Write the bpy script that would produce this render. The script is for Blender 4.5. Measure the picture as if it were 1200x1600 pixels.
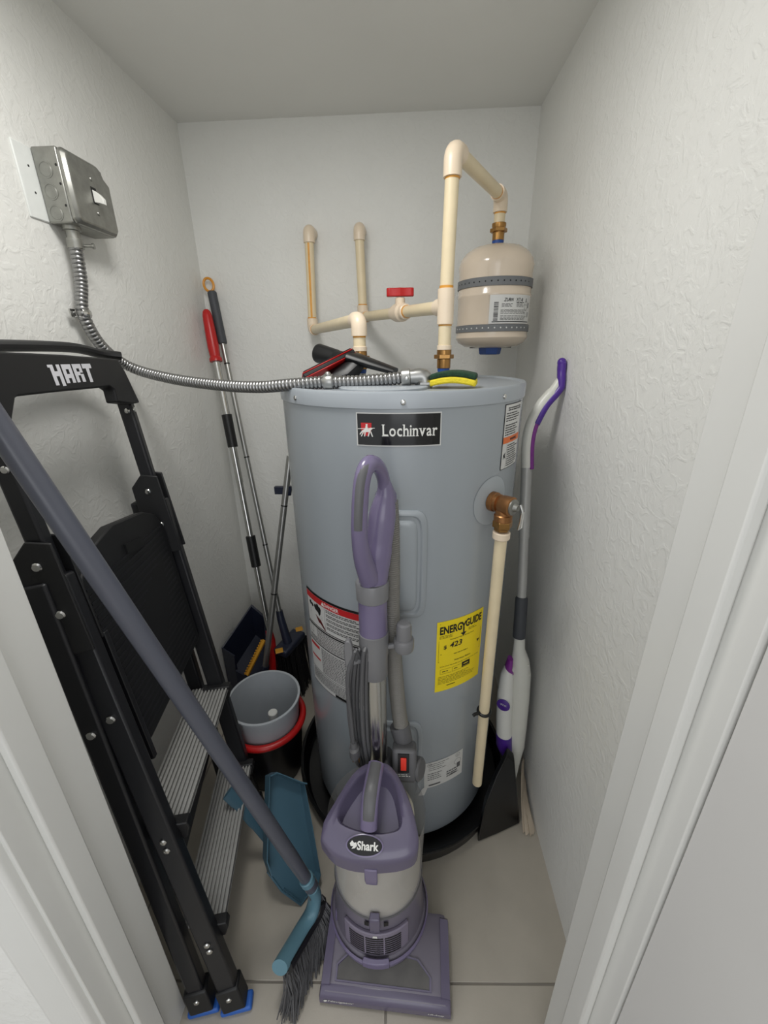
import bpy, bmesh, math, random
import numpy as np
from mathutils import Vector, Matrix

random.seed(7)
for o in list(bpy.data.objects):
    bpy.data.objects.remove(o, do_unlink=True)
sc = bpy.context.scene
COL = sc.collection
V = Vector

# ------------------------------------------------------------------ camera
F_PX, CAM_H = 644.7, 1.30
_d = np.array([37., -254., F_PX]); _d /= np.linalg.norm(_d)
_n = np.array([26., 1640., F_PX]); _n -= _d * _n.dot(_d); _n /= np.linalg.norm(_n)
_r = np.cross(_n, _d)
cam_data = bpy.data.cameras.new('camera'); cam = bpy.data.objects.new('camera', cam_data); COL.objects.link(cam)
cam_data.sensor_fit = 'HORIZONTAL'; cam_data.sensor_width = 36.0
cam_data.lens = 36.0 * F_PX / 1200.0
cam_data.clip_start = 0.01
M3 = Matrix(((_r[0], -_r[1], -_r[2]), (_d[0], -_d[1], -_d[2]), (-_n[0], _n[1], _n[2])))
cam.matrix_world = Matrix.Translation((0, 0, CAM_H)) @ M3.to_4x4()
sc.camera = cam

# ------------------------------------------------------------------ world, lights, exposure
w = bpy.data.worlds.new('world'); sc.world = w; w.use_nodes = True
w.node_tree.nodes['Background'].inputs[0].default_value = (0.97, 0.985, 1.0, 1)
w.node_tree.nodes['Background'].inputs[1].default_value = 0.75
def area(name, loc, target, sx, sy, power, color=(1, 1, 1)):
    l = bpy.data.lights.new(name, 'AREA'); l.shape = 'RECTANGLE'; l.size = sx; l.size_y = sy; l.energy = power; l.color = color
    o = bpy.data.objects.new(name, l); COL.objects.link(o); o.location = loc
    o.rotation_euler = (V(target) - V(loc)).to_track_quat('-Z', 'Y').to_euler()
    return o
area('hall_soft_light', (0.3, -2.2, 1.5), (-0.2, 1.0, 1.2), 1.6, 1.6, 10, (0.94, 0.97, 1.0))  # unseen soft light added in the hall to brighten the closet walls
area('closet_ceiling_lamp', (-0.24, 0.62, 1.915), (-0.22, 0.66, 0.0), 0.24, 0.24, 4.5, (1.0, 0.985, 0.95))
vs = sc.view_settings
vs.view_transform = 'Standard'; vs.look = 'None'; vs.exposure = 0.27; vs.gamma = 1.0; vs.use_curve_mapping = False

# ------------------------------------------------------------------ helpers: rays of the photograph's camera
CC = V((0, 0, CAM_H))
def ray(px, py):
    v = np.array([px - 600., py - 800., F_PX]); return V((float(v @ _r), float(v @ _d), float(-(v @ _n))))
def P(px, py, X=None, Y=None, Z=None):
    """The point of the room seen at a pixel that lies at the given X, Y or Z."""
    v = ray(px, py)
    t = X / v.x if X is not None else (Y / v.y if Y is not None else (Z - CAM_H) / v.z)
    return CC + v * t
def on_plane(px, py, p0, nrm):
    v = ray(px, py); return CC + v * ((V(p0) - CC).dot(nrm) / v.dot(nrm))
def lerp(a, b, t): return a + (b - a) * t

# ------------------------------------------------------------------ helpers: materials
def lin(c): return tuple((x / 12.92 if x <= 0.04045 else ((x + 0.055) / 1.055) ** 2.4) for x in c)
MATS = {}
def mat(name, col, rough=0.5, metal=0.0, noise=0.0, nscale=30, bump=0.0, bscale=150, spec=None, alpha=1.0, coat=0.0, bdist=0.002, stretch=None):
    m = bpy.data.materials.new(name); m.use_nodes = True; nt = m.node_tree; b = nt.nodes['Principled BSDF']
    c = lin(col); b.inputs['Base Color'].default_value = (*c, 1); b.inputs['Roughness'].default_value = rough
    b.inputs['Metallic'].default_value = metal; b.inputs['Alpha'].default_value = alpha
    if spec is not None: b.inputs['Specular IOR Level'].default_value = spec
    if coat: b.inputs['Coat Weight'].default_value = coat; b.inputs['Coat Roughness'].default_value = 0.08
    tc = nt.nodes.new('ShaderNodeTexCoord'); src = tc.outputs['Object']
    if stretch:
        mp = nt.nodes.new('ShaderNodeMapping'); mp.inputs['Scale'].default_value = stretch
        nt.links.new(src, mp.inputs['Vector']); src = mp.outputs['Vector']
    n = nt.nodes.new('ShaderNodeTexNoise'); n.inputs['Scale'].default_value = nscale; n.inputs['Detail'].default_value = 4
    nt.links.new(src, n.inputs['Vector'])
    r = nt.nodes.new('ShaderNodeValToRGB'); k = max(noise, 0.012)
    r.color_ramp.elements[0].position = 0.3; r.color_ramp.elements[1].position = 0.7
    r.color_ramp.elements[0].color = (*[max(0, x * (1 - k)) for x in c], 1); r.color_ramp.elements[1].color = (*[min(1, x * (1 + k)) for x in c], 1)
    nt.links.new(n.outputs['Fac'], r.inputs['Fac']); nt.links.new(r.outputs['Color'], b.inputs['Base Color'])
    if bump:
        n2 = nt.nodes.new('ShaderNodeTexNoise'); n2.inputs['Scale'].default_value = bscale; n2.inputs['Detail'].default_value = 5
        nt.links.new(src, n2.inputs['Vector'])
        bp = nt.nodes.new('ShaderNodeBump'); bp.inputs['Strength'].default_value = bump; bp.inputs['Distance'].default_value = bdist
        nt.links.new(n2.outputs['Fac'], bp.inputs['Height']); nt.links.new(bp.outputs['Normal'], b.inputs['Normal'])
    MATS[name] = m; return m
def plaster(name, col):
    """Painted knock-down plaster: flat patches with broken ridges between them."""
    m = mat(name, col, 0.62, noise=0.015, nscale=6); nt = m.node_tree; b = nt.nodes['Principled BSDF']
    tc = nt.nodes['Texture Coordinate']
    n1 = nt.nodes.new('ShaderNodeTexNoise'); n1.inputs['Scale'].default_value = 42; n1.inputs['Detail'].default_value = 5; n1.inputs['Distortion'].default_value = 1.2
    n2 = nt.nodes.new('ShaderNodeTexNoise'); n2.inputs['Scale'].default_value = 160; n2.inputs['Detail'].default_value = 3
    rp = nt.nodes.new('ShaderNodeValToRGB'); rp.color_ramp.elements[0].position = 0.46; rp.color_ramp.elements[1].position = 0.62
    ad = nt.nodes.new('ShaderNodeMath'); ad.operation = 'MULTIPLY_ADD'; ad.inputs[1].default_value = 0.35
    for n in (n1, n2): nt.links.new(tc.outputs['Object'], n.inputs['Vector'])
    nt.links.new(n1.outputs['Fac'], rp.inputs['Fac']); nt.links.new(n2.outputs['Fac'], ad.inputs[0]); nt.links.new(rp.outputs['Color'], ad.inputs[2])
    bp = nt.nodes.new('ShaderNodeBump'); bp.inputs['Strength'].default_value = 0.40; bp.inputs['Distance'].default_value = 0.0014
    nt.links.new(ad.outputs[0], bp.inputs['Height']); nt.links.new(bp.outputs['Normal'], b.inputs['Normal'])
    return m

WALL = plaster('wall_paint', (0.905, 0.905, 0.89))
CEIL = mat('ceiling_paint', (0.90, 0.90, 0.885), 0.75, noise=0.01, nscale=5, bump=0.12, bscale=220)
TRIM = mat('trim_paint', (0.875, 0.875, 0.86), 0.38, noise=0.01, nscale=8)
DOORP = mat('door_paint', (0.84, 0.835, 0.825), 0.5, noise=0.01, nscale=8)
TILE = mat('floor_tile', (0.67, 0.645, 0.60), 0.36, noise=0.06, nscale=9, bump=0.06, bscale=300)
GROUT = mat('grout', (0.55, 0.53, 0.50), 0.9, noise=0.05)
STEELG = mat('heater_enamel', (0.605, 0.63, 0.65), 0.24, noise=0.012, nscale=3, coat=0.15)
STEELT = mat('heater_lid_enamel', (0.63, 0.655, 0.68), 0.3, noise=0.012, nscale=3)
GALV = mat('galvanised_steel', (0.60, 0.60, 0.58), 0.38, 0.85, noise=0.12, nscale=60)
CONDUIT = mat('flexible_steel', (0.62, 0.62, 0.62), 0.28, 0.95, noise=0.05, nscale=50)
CHROME = mat('chrome', (0.78, 0.78, 0.77), 0.16, 1.0, noise=0.02)
ALU = mat('brushed_aluminium', (0.66, 0.66, 0.65), 0.33, 0.9, noise=0.03, nscale=40)
TREAD = mat('ribbed_aluminium', (0.66, 0.66, 0.65), 0.45, 0.3, noise=0.03, nscale=40)
TREADG = mat('tread_groove', (0.60, 0.60, 0.59), 0.6, 0.1)
CPVC = mat('cream_cpvc', (0.90, 0.835, 0.70), 0.36, noise=0.04, nscale=25)
CPVCF = mat('cream_fitting', (0.91, 0.84, 0.745), 0.33, noise=0.03, nscale=25)
GLUE = mat('orange_primer_stain', (0.85, 0.60, 0.22), 0.4, noise=0.1, nscale=60)
BRASS = mat('brass', (0.66, 0.50, 0.30), 0.28, 0.95, noise=0.08, nscale=60)
BRONZE = mat('bronze', (0.62, 0.44, 0.28), 0.36, 0.85, noise=0.12, nscale=70)
BEIGE = mat('beige_enamel', (0.845, 0.785, 0.71), 0.2, noise=0.01, coat=0.3)
STRAP = mat('grey_strap', (0.43, 0.44, 0.45), 0.5, noise=0.04)
WHITE = mat('white_plastic', (0.90, 0.90, 0.88), 0.35)
PAPER = mat('label_paper', (0.82, 0.82, 0.81), 0.45)
INK = mat('ink', (0.06, 0.06, 0.065), 0.5)
INKG = mat('grey_ink', (0.36, 0.36, 0.37), 0.5)
BLACKG = mat('black_gloss', (0.045, 0.045, 0.05), 0.14)
BLACK = mat('black_plastic', (0.055, 0.057, 0.065), 0.42, noise=0.1, nscale=40)
PANM = mat('black_pan_plastic', (0.035, 0.036, 0.045), 0.33, noise=0.1, nscale=20)
LADB = mat('ladder_black_paint', (0.085, 0.088, 0.105), 0.40, noise=0.06, nscale=20)
LADP = mat('ladder_black_plastic', (0.07, 0.072, 0.082), 0.5, noise=0.06, nscale=20)
RED = mat('red_plastic', (0.72, 0.10, 0.10), 0.35, noise=0.04)
REDI = mat('red_ink', (0.76, 0.13, 0.15), 0.45)
ORANGE = mat('orange_print', (0.88, 0.44, 0.20), 0.45)
ORP = mat('orange_plastic', (0.85, 0.58, 0.20), 0.4)
YEL = mat('yellow_label', (0.96, 0.86, 0.10), 0.45)
YELP = mat('yellow_plastic', (0.80, 0.58, 0.16), 0.45)
BLUEC = mat('blue_cap', (0.13, 0.29, 0.58), 0.4)
BLUEF = mat('blue_rubber_foot', (0.16, 0.38, 0.72), 0.5)
TEAL_SHADED = mat('shaded_teal_plastic', (0.26, 0.385, 0.45), 0.42, noise=0.03, nscale=12)  # teal darkened for the shade the dustpan stands in
TEAL = mat('teal_blue_plastic', (0.37, 0.52, 0.58), 0.42, noise=0.03, nscale=12)
HANDG = mat('slate_handle', (0.31, 0.32, 0.36), 0.3, noise=0.04, nscale=10)
PUR = mat('lilac_plastic', (0.455, 0.42, 0.54), 0.24, noise=0.02, coat=0.2)
PURD = mat('deep_lilac_plastic', (0.375, 0.35, 0.44), 0.26, noise=0.02, coat=0.2)
PURP = mat('pearl_mauve_plastic', (0.45, 0.43, 0.48), 0.33, noise=0.02)
VGREY = mat('vacuum_grey_plastic', (0.47, 0.47, 0.48), 0.3, noise=0.02)
VGRD = mat('vacuum_dark_grey', (0.37, 0.37, 0.38), 0.42, noise=0.03)
VHOSE = mat('vacuum_hose', (0.50, 0.49, 0.47), 0.45, noise=0.03)
CORD = mat('cord_rubber', (0.34, 0.34, 0.35), 0.42, noise=0.02)
DUSTY = mat('dust_and_filter', (0.70, 0.68, 0.62), 0.9, noise=0.12, nscale=14, bump=0.3, bscale=60)
CLEAR = mat('clear_dusty_plastic', (0.80, 0.79, 0.79), 0.2, noise=0.05, nscale=10, alpha=0.42)
VPUR = mat('violet_plastic', (0.30, 0.16, 0.56), 0.3)
MAG = mat('magenta_purple_plastic', (0.50, 0.17, 0.55), 0.3)
WHIT2 = mat('mop_white_plastic', (0.86, 0.86, 0.83), 0.32, noise=0.01)
SILV = mat('silver_paint', (0.72, 0.72, 0.71), 0.36, 0.2, noise=0.02)
NAVY = mat('navy_plastic', (0.13, 0.15, 0.22), 0.42, noise=0.06, nscale=20)
BINM = mat('grey_bin_plastic', (0.68, 0.70, 0.72), 0.45, noise=0.02)
CLOTH = mat('beige_mop_cloth', (0.74, 0.69, 0.62), 0.95, noise=0.06, nscale=40, bump=0.5, bscale=240)
SPY = mat('sponge_yellow', (0.90, 0.82, 0.22), 0.95, noise=0.1, nscale=120, bump=0.8, bscale=220)
SPG = mat('scour_green', (0.13, 0.24, 0.17), 0.98, noise=0.25, nscale=200, bump=0.9, bscale=400)
BRI = mat('bristle_grey', (0.36, 0.36, 0.37), 0.55, noise=0.2, nscale=30)
BRID = mat('bristle_dark', (0.10, 0.10, 0.11), 0.6, noise=0.15, nscale=30)
GRIPG = mat('charcoal_grip', (0.27, 0.28, 0.30), 0.6, noise=0.04)
PUTTY = mat('white_sealant', (0.90, 0.91, 0.90), 0.5, bump=0.4, bscale=60)

# ------------------------------------------------------------------ helpers: meshes
ORG = {}
class MB:
    def __init__(s): s.v = []; s.f = []
    def add(s, vs, fs):
        k = len(s.v); s.v += [V(p) for p in vs]; s.f += [tuple(i + k for i in f) for f in fs]; return s
    def box(s, c, size, R=None):
        c = V(c); h = V(size) / 2
        vs = []
        for x in (-1, 1):
            for y in (-1, 1):
                for z in (-1, 1):
                    p = V((x * h.x, y * h.y, z * h.z)); vs.append(c + (R @ p if R else p))
        return s.add(vs, [(0, 1, 3, 2), (4, 6, 7, 5), (0, 4, 5, 1), (2, 3, 7, 6), (0, 2, 6, 4), (1, 5, 7, 3)])
    def bb(s, x0, x1, y0, y1, z0, z1):
        return s.box(((x0 + x1) / 2, (y0 + y1) / 2, (z0 + z1) / 2), (abs(x1 - x0), abs(y1 - y0), abs(z1 - z0)))
    def beam(s, a, b, wd, ht, side):
        """Box beam from a to b; side is the direction of its width."""
        a = V(a); b = V(b); t = (b - a).normalized(); sd = V(side); sd = (sd - t * sd.dot(t)).normalized(); u = t.cross(sd)
        vs = []
        for p in (a, b):
            for i, j in ((-1, -1), (1, -1), (1, 1), (-1, 1)): vs.append(p + sd * (i * wd / 2) + u * (j * ht / 2))
        return s.add(vs, [(0, 3, 2, 1), (4, 5, 6, 7), (0, 1, 5, 4), (1, 2, 6, 5), (2, 3, 7, 6), (3, 0, 4, 7)])
    def loft(s, loops, cap0=True, cap1=True, closed=False):
        n = len(loops[0]); k = len(loops); vs = [p for l in loops for p in l]; fs = []
        for i in range(k if closed else k - 1):
            a = i * n; b = ((i + 1) % k) * n
            for j in range(n): fs.append((a + j, a + (j + 1) % n, b + (j + 1) % n, b + j))
        if not closed:
            if cap0: fs.append(tuple(range(n - 1, -1, -1)))
            if cap1: fs.append(tuple(range((k - 1) * n, k * n)))
        return s.add(vs, fs)
    def tube(s, pts, r, n=12, closed=False, caps=True, flat=None):
        pts = [V(p) for p in pts]; m = len(pts); rs = r if isinstance(r, (list, tuple)) else [r] * m
        tans = []
        for i in range(m):
            a = pts[i - 1] if (i > 0 or closed) else pts[i]; b = pts[(i + 1) % m] if (i < m - 1 or closed) else pts[i]
            tans.append((b - a).normalized())
        ref = V(flat) if flat else (V((0, 0, 1)) if abs(tans[0].z) < 0.9 else V((1, 0, 0)))
        u = (ref - tans[0] * ref.dot(tans[0])).normalized(); loops = []
        for i in range(m):
            u = (u - tans[i] * u.dot(tans[i])).normalized(); wv = tans[i].cross(u); rr = rs[i]
            ru, rw = (rr, rr) if not isinstance(rr, tuple) else rr
            loops.append([pts[i] + u * (ru * math.cos(2 * math.pi * j / n)) + wv * (rw * math.sin(2 * math.pi * j / n)) for j in range(n)])
        return s.loft(loops, caps, caps, closed)
    def lathe(s, prof, o=(0, 0, 0), axis=(0, 0, 1), n=32, cap0=True, cap1=True):
        o = V(o); a = V(axis).normalized(); ref = V((1, 0, 0)) if abs(a.x) < 0.9 else V((0, 0, 1))
        u = (ref - a * ref.dot(a)).normalized(); wv = a.cross(u)
        return s.loft([[o + a * h + u * (r * math.cos(2 * math.pi * j / n)) + wv * (r * math.sin(2 * math.pi * j / n)) for j in range(n)] for r, h in prof], cap0, cap1)
    def prism(s, poly, depth):
        """Polygon (3D points) extruded along the vector depth."""
        a = [V(p) for p in poly]; d = V(depth); return s.loft([a, [p + d for p in a]])
    def grid(s, fn, us, vs_):
        k = len(vs_); vs = [fn(u, v) for u in us for v in vs_]
        return s.add(vs, [(i * k + j, (i + 1) * k + j, (i + 1) * k + j + 1, i * k + j + 1) for i in range(len(us) - 1) for j in range(k - 1)])
    def ball(s, c, r, n=12, m=8, sq=(1, 1, 1)):
        return s.loft([[V(c) + V((sq[0] * r * math.sin(math.pi * i / m) * math.cos(2 * math.pi * j / n), sq[1] * r * math.sin(math.pi * i / m) * math.sin(2 * math.pi * j / n), -sq[2] * r * math.cos(math.pi * i / m))) for j in range(n)] for i in [0.05] + list(range(1, m)) + [m - 0.05]])
    def text(s, body, fn, cx, cy, width=None, height=None, bold=0.0, shear=0.0):
        vs, fs = text2d(body, bold, shear)
        x0 = min(p[0] for p in vs); x1 = max(p[0] for p in vs); y0 = min(p[1] for p in vs); y1 = max(p[1] for p in vs)
        sx = (width / (x1 - x0)) if width else height / (y1 - y0); sy = (height / (y1 - y0)) if height else sx
        return s.add([fn(cx + (x - (x0 + x1) / 2) * sx, cy + (y - (y0 + y1) / 2) * sy) for x, y in vs], fs)
    def rect(s, fn, u0, u1, v0, v1, n=1):
        return s.grid(fn, [u0 + (u1 - u0) * i / n for i in range(n + 1)], [v0, v1])
    def dashes(s, fn, u0, u1, v0, v1, lines, rnd, fill=0.6, ragged=0.35, word=(0.004, 0.012)):
        """Small print: rows of short word-like bars."""
        lh = (v1 - v0) / lines
        for k in range(lines):
            v = v1 - (k + 0.5) * lh; u = u0; end = u1 - (u1 - u0) * rnd.random() * ragged
            while u < end:
                wl = rnd.uniform(*word); e = min(u + wl, end)
                s.rect(fn, u, e, v - lh * fill / 2, v + lh * fill / 2); u = e + 0.0016
        return s
    def build(s, name, m, parent=None, smooth=35, bevel=0.0, label=None, kind=None, seg=2, sub=0):
        org = ORG[parent.name] if parent else V((0, 0, 0))
        me = bpy.data.meshes.new(name); me.from_pydata([tuple(p - org) for p in s.v], [], s.f); me.materials.append(m)
        bm = bmesh.new(); bm.from_mesh(me); bmesh.ops.recalc_face_normals(bm, faces=bm.faces); bm.to_mesh(me); bm.free()
        if smooth:
            me.shade_smooth(); me.set_sharp_from_angle(angle=math.radians(smooth))
        o = bpy.data.objects.new(name, me); COL.objects.link(o); ORG[o.name] = org
        if parent: o.parent = parent
        if bevel:
            b = o.modifiers.new('bevel', 'BEVEL'); b.width = bevel; b.segments = seg; b.limit_method = 'ANGLE'; b.angle_limit = math.radians(40)
        if sub:
            b = o.modifiers.new('subsurf', 'SUBSURF'); b.levels = sub; b.render_levels = sub
        if label: o['label'] = label
        if kind: o['kind'] = kind
        return o
    def solo(s, name, m, label, cat, group=None, **k):
        """A top-level thing that is one mesh, its origin at its base."""
        xs = [p.x for p in s.v]; ys = [p.y for p in s.v]; zs = [p.z for p in s.v]
        org = V(((min(xs) + max(xs)) / 2, (min(ys) + max(ys)) / 2, min(zs))); s.v = [p - org for p in s.v]
        o = s.build(name, m, **k); o.location = org; ORG[o.name] = org
        o['label'] = label; o['category'] = cat
        if group: o['group'] = group
        return o
_TX = {}
def text2d(body, bold=0.0, shear=0.0):
    key = (body, bold, shear)
    if key not in _TX:
        c = bpy.data.curves.new('t', 'FONT'); c.body = body; c.size = 1.0; c.offset = bold; c.shear = shear; c.resolution_u = 3; c.fill_mode = 'FRONT'
        t = bpy.data.objects.new('t', c); me = bpy.data.meshes.new_from_object(t)
        _TX[key] = ([(v.co.x, v.co.y) for v in me.vertices], [tuple(p.vertices) for p in me.polygons])
        bpy.data.objects.remove(t); bpy.data.curves.remove(c); bpy.data.meshes.remove(me)
    return _TX[key]
def thing(name, label, cat, loc=(0, 0, 0), group=None):
    o = bpy.data.objects.new(name, None); COL.objects.link(o); o.location = loc; o.empty_display_size = 0.05
    o['label'] = label; o['category'] = cat; ORG[o.name] = V(loc)
    if group: o['group'] = group
    return o
def struct(name, mb, m, parent=None, **k):
    return mb.build(name, m, parent, kind=None if parent else 'structure', **k)
def smoothpath(pts, n=8):
    """Catmull-Rom through the points."""
    pts = [V(p) for p in pts]; out = []
    for i in range(len(pts) - 1):
        p0 = pts[max(i - 1, 0)]; p1 = pts[i]; p2 = pts[i + 1]; p3 = pts[min(i + 2, len(pts) - 1)]
        for k in range(n):
            t = k / n
            out.append(0.5 * ((2 * p1) + (p2 - p0) * t + (2 * p0 - 5 * p1 + 4 * p2 - p3) * t * t + (3 * p1 - p0 - 3 * p2 + p3) * t ** 3))
    return out + [pts[-1]]
def resample(path, step):
    out = [path[0]]; acc = 0
    for a, b in zip(path, path[1:]):
        L = (b - a).length; pos = step - acc
        while pos <= L and L > 1e-9: out.append(a.lerp(b, pos / L)); pos += step
        acc = (acc + L) % step if L else acc
    return out
def corrugated(mb, path, r0, r1, pitch, n=14, sub=4):
    pts = resample(path, pitch / sub); shape = [r0, r1, r1, r1] if sub == 4 else [r0, r1]
    mb.tube(pts, [shape[i % len(shape)] for i in range(len(pts))], n); return mb
def plane_fn(o, u, v, off=None):
    o = V(o); u = V(u).normalized(); v = V(v).normalized(); nn = u.cross(v) * (off or 0)
    return lambda a, b: o + u * a + v * b + nn
def elbow(mb, a, c, b, r, rad, n=14):
    """Bent pipe fitting from a round the corner c to b."""
    a, b, c = V(a), V(b), V(c); ua = (a - c).normalized(); ub = (b - c).normalized()
    p0 = c + ua * rad; p1 = c + ub * rad
    pts = [a] + [(p0 * (1 - t) ** 2 + c * 2 * t * (1 - t) + p1 * t * t) for t in (0, .2, .4, .6, .8, 1)] + [b]
    return mb.tube(pts, r, n)
def screw(parent, c, nrm, r=0.006, m=None, name='screw'):
    mb = MB(); mb.lathe([(r, -0.0005), (r, r * .25), (r * .75, r * .55), (r * .3, r * .65)], c, nrm, 12); return mb.build(name, m or CHROME, parent)

# ================================================================== the setting
XL, XR, YB, ZC = -0.70, 0.380, 1.555, 1.947
YF0, YF1 = 0.285, 0.410            # front wall: hall face, closet face
JL, JR = -0.466, 0.281             # door jamb faces
struct('wall_back', MB().bb(XL - .1, XR + .1, YB, YB + .1, 0, 2.45), WALL)
struct('wall_left', MB().bb(XL - .1, XL, YF1, YB, 0, 2.45), WALL)
struct('wall_right', MB().bb(XR, XR + .1, YF1, YB, 0, 2.45), WALL)
struct('ceiling', MB().bb(XL - .1, XR + .1, YF1, YB, ZC, ZC + .1), CEIL)
HD = 1.90
fw = MB(); fw.bb(-2.4, JL - .02, YF0, YF1, 0, 2.45); fw.bb(JR + .02, 2.2, YF0, YF1, 0, 2.45); fw.bb(JL - .02, JR + .02, YF0, YF1, HD + .02, 2.45)
struct('wall_front', fw, WALL)
# floor with its tiles; the tile grid is turned a little against the walls
fl = struct('floor', MB().bb(-2.4, 2.2, -2.6, YB + .1, -0.1, -0.003), GROUT)
TS = 0.60; ca, sa = math.cos(math.radians(2.4)), math.sin(math.radians(2.4)); t0 = V((-0.040, 0.466, 0))
tile_me = None
for i in range(-4, 4):
    for j in range(-5, 2):
        c = V(((i + .5) * TS, (j + .5) * TS, 0)); p = t0 + V((c.x * ca - c.y * sa, c.x * sa + c.y * ca, 0))
        if not (-2.3 < p.x < 2.1 and -2.5 < p.y < YB + .2): continue
        if tile_me is None:
            o = MB().box((0, 0, -0.002), (TS - .004, TS - .004, 0.004)).build('tile', TILE, fl, bevel=0.0012); tile_me = o
        else:
            o = tile_me.copy(); COL.objects.link(o); o.parent = fl
        o.location = p; o.rotation_euler = (0, 0, math.radians(2.4))
# jambs with stops, casing on the hall side
def jamb(x, sgn, name):
    t = MB().bb(x, x + sgn * .02, YF0 - .002, YF1 + .001, 0, HD + .02); o = struct(name, t, TRIM, bevel=0.0015)
    struct('door_stop', MB().bb(x - sgn * .013, x, 0.315, 0.352, 0, HD), TRIM, o, bevel=0.003)
    return o
jamb(JL, -1, 'trim_1'); jamb(JR, 1, 'trim_2')
tj = struct('trim_3', MB().bb(JL, JR, YF0 - .002, YF1 + .001, HD, HD + .02), TRIM, bevel=0.0015)
struct('door_stop', MB().bb(JL + .013, JR - .013, 0.315, 0.352, HD - .013, HD), TRIM, tj, bevel=0.003)
# moulded casing on the left, hall side (profile extruded upward)
prof = [(0.000, 0), (0.000, .010), (.004, .014), (.010, .014), (.014, .010), (.018, .010), (.022, .013), (.042, .016), (.048, .0185), (.054, .0185), (.058, .016), (.060, .016), (.060, 0)]
cm = MB(); cm.prism([(JL - .006 - a, YF0 - b, 0) for a, b in prof], (0, 0, HD + .06)); struct('trim_4', cm, TRIM, smooth=50)
# the door leaf, folded open into the hall on the right
dl = MB().bb(JR + .004, JR + .040, -0.43, 0.281, 0.012, HD - .004); door = struct('door_1', dl, DOORP, bevel=0.002)
for z in (0.25, 0.95, 1.65):
    h = MB(); h.lathe([(0.006, -.045), (0.006, .045)], (JR + .010, 0.288, z), (0, 0, 1), 12); h.build('hinge', ALU, door)

# ================================================================== water heater
TX, TY, TR = -0.014, 1.016, 0.276
TZ0, TZ1 = 0.030, 1.232
wh = thing('water_heater', 'tall grey-blue cylindrical electric water heater standing in a black drain pan', 'water heater', (TX, TY, TZ0))
def T(th, z, off=0.0):
    a = math.radians(th); return V((TX + (TR + off) * math.sin(a), TY - (TR + off) * math.cos(a), z))
def tfn(th0, z0, off=0.0008, tilt=0.0):
    c, s_ = math.cos(tilt), math.sin(tilt)
    return lambda u, v: T(th0 + math.degrees((u * c - v * s_) / TR), z0 + u * s_ + v * c, off)
b = MB(); b.lathe([(TR - .012, TZ0), (TR - .003, TZ0 + .004), (TR, TZ0 + .016), (TR, .6), (TR, 1.212)], (TX, TY, 0), n=96, cap1=False); b.build('jacket', STEELG, wh)
b = MB(); b.lathe([(TR + .0012, 1.203), (TR + .0032, 1.2035), (TR + .0035, 1.228), (TR + .001, 1.2325), (TR - .006, 1.2325), (TR - .010, 1.229), (.02, 1.229)], (TX, TY, 0), n=96, cap0=False); lid = b.build('lid', STEELT, wh)
for th in (-47.5, 1.4, 45, 90, -92, 140, -140, 180): screw(lid, T(th, 1.2145, .0035), T(th, 0, 1) - T(th, 0, 0), .0048)
# vertical jacket seam
b = MB(); b.grid(lambda u, v: T(72 + u, v, .0009), [0, 1.2, 2.4], [TZ0 + .02, 1.2]); b.build('jacket_seam', STEELG, wh)
# access panels: raised frame and raised centre
def access(z0, z1, th0, th1):
    R = math.radians
    mb = MB()
    cx, cz = (th0 + th1) / 2, (z0 + z1) / 2
    def ring(k, off):
        hw = (th1 - th0) / 2 - math.degrees(k / TR); hh = (z1 - z0) / 2 - k; out = []
        n = 24
        for i in range(n):
            a = 2 * math.pi * i / n; ex = 0.28
            x = math.copysign(abs(math.cos(a)) ** ex, math.cos(a)); y = math.copysign(abs(math.sin(a)) ** ex, math.sin(a))
            out.append(T(cx + hw * x, cz + hh * y, off))
        return out
    mb.loft([ring(0, -.004), ring(0, .004), ring(.004, .0065), ring(.010, .0065), ring(.013, .003), ring(.018, .003), ring(.022, .0075), ring(.026, .009)], False, True)
    return mb.build('access_panel', STEELG, wh)
access(.766, 1.013, -14.5, 11.3); access(.205, .468, -14.5, 11.6)
rnd = random.Random(3)
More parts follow.
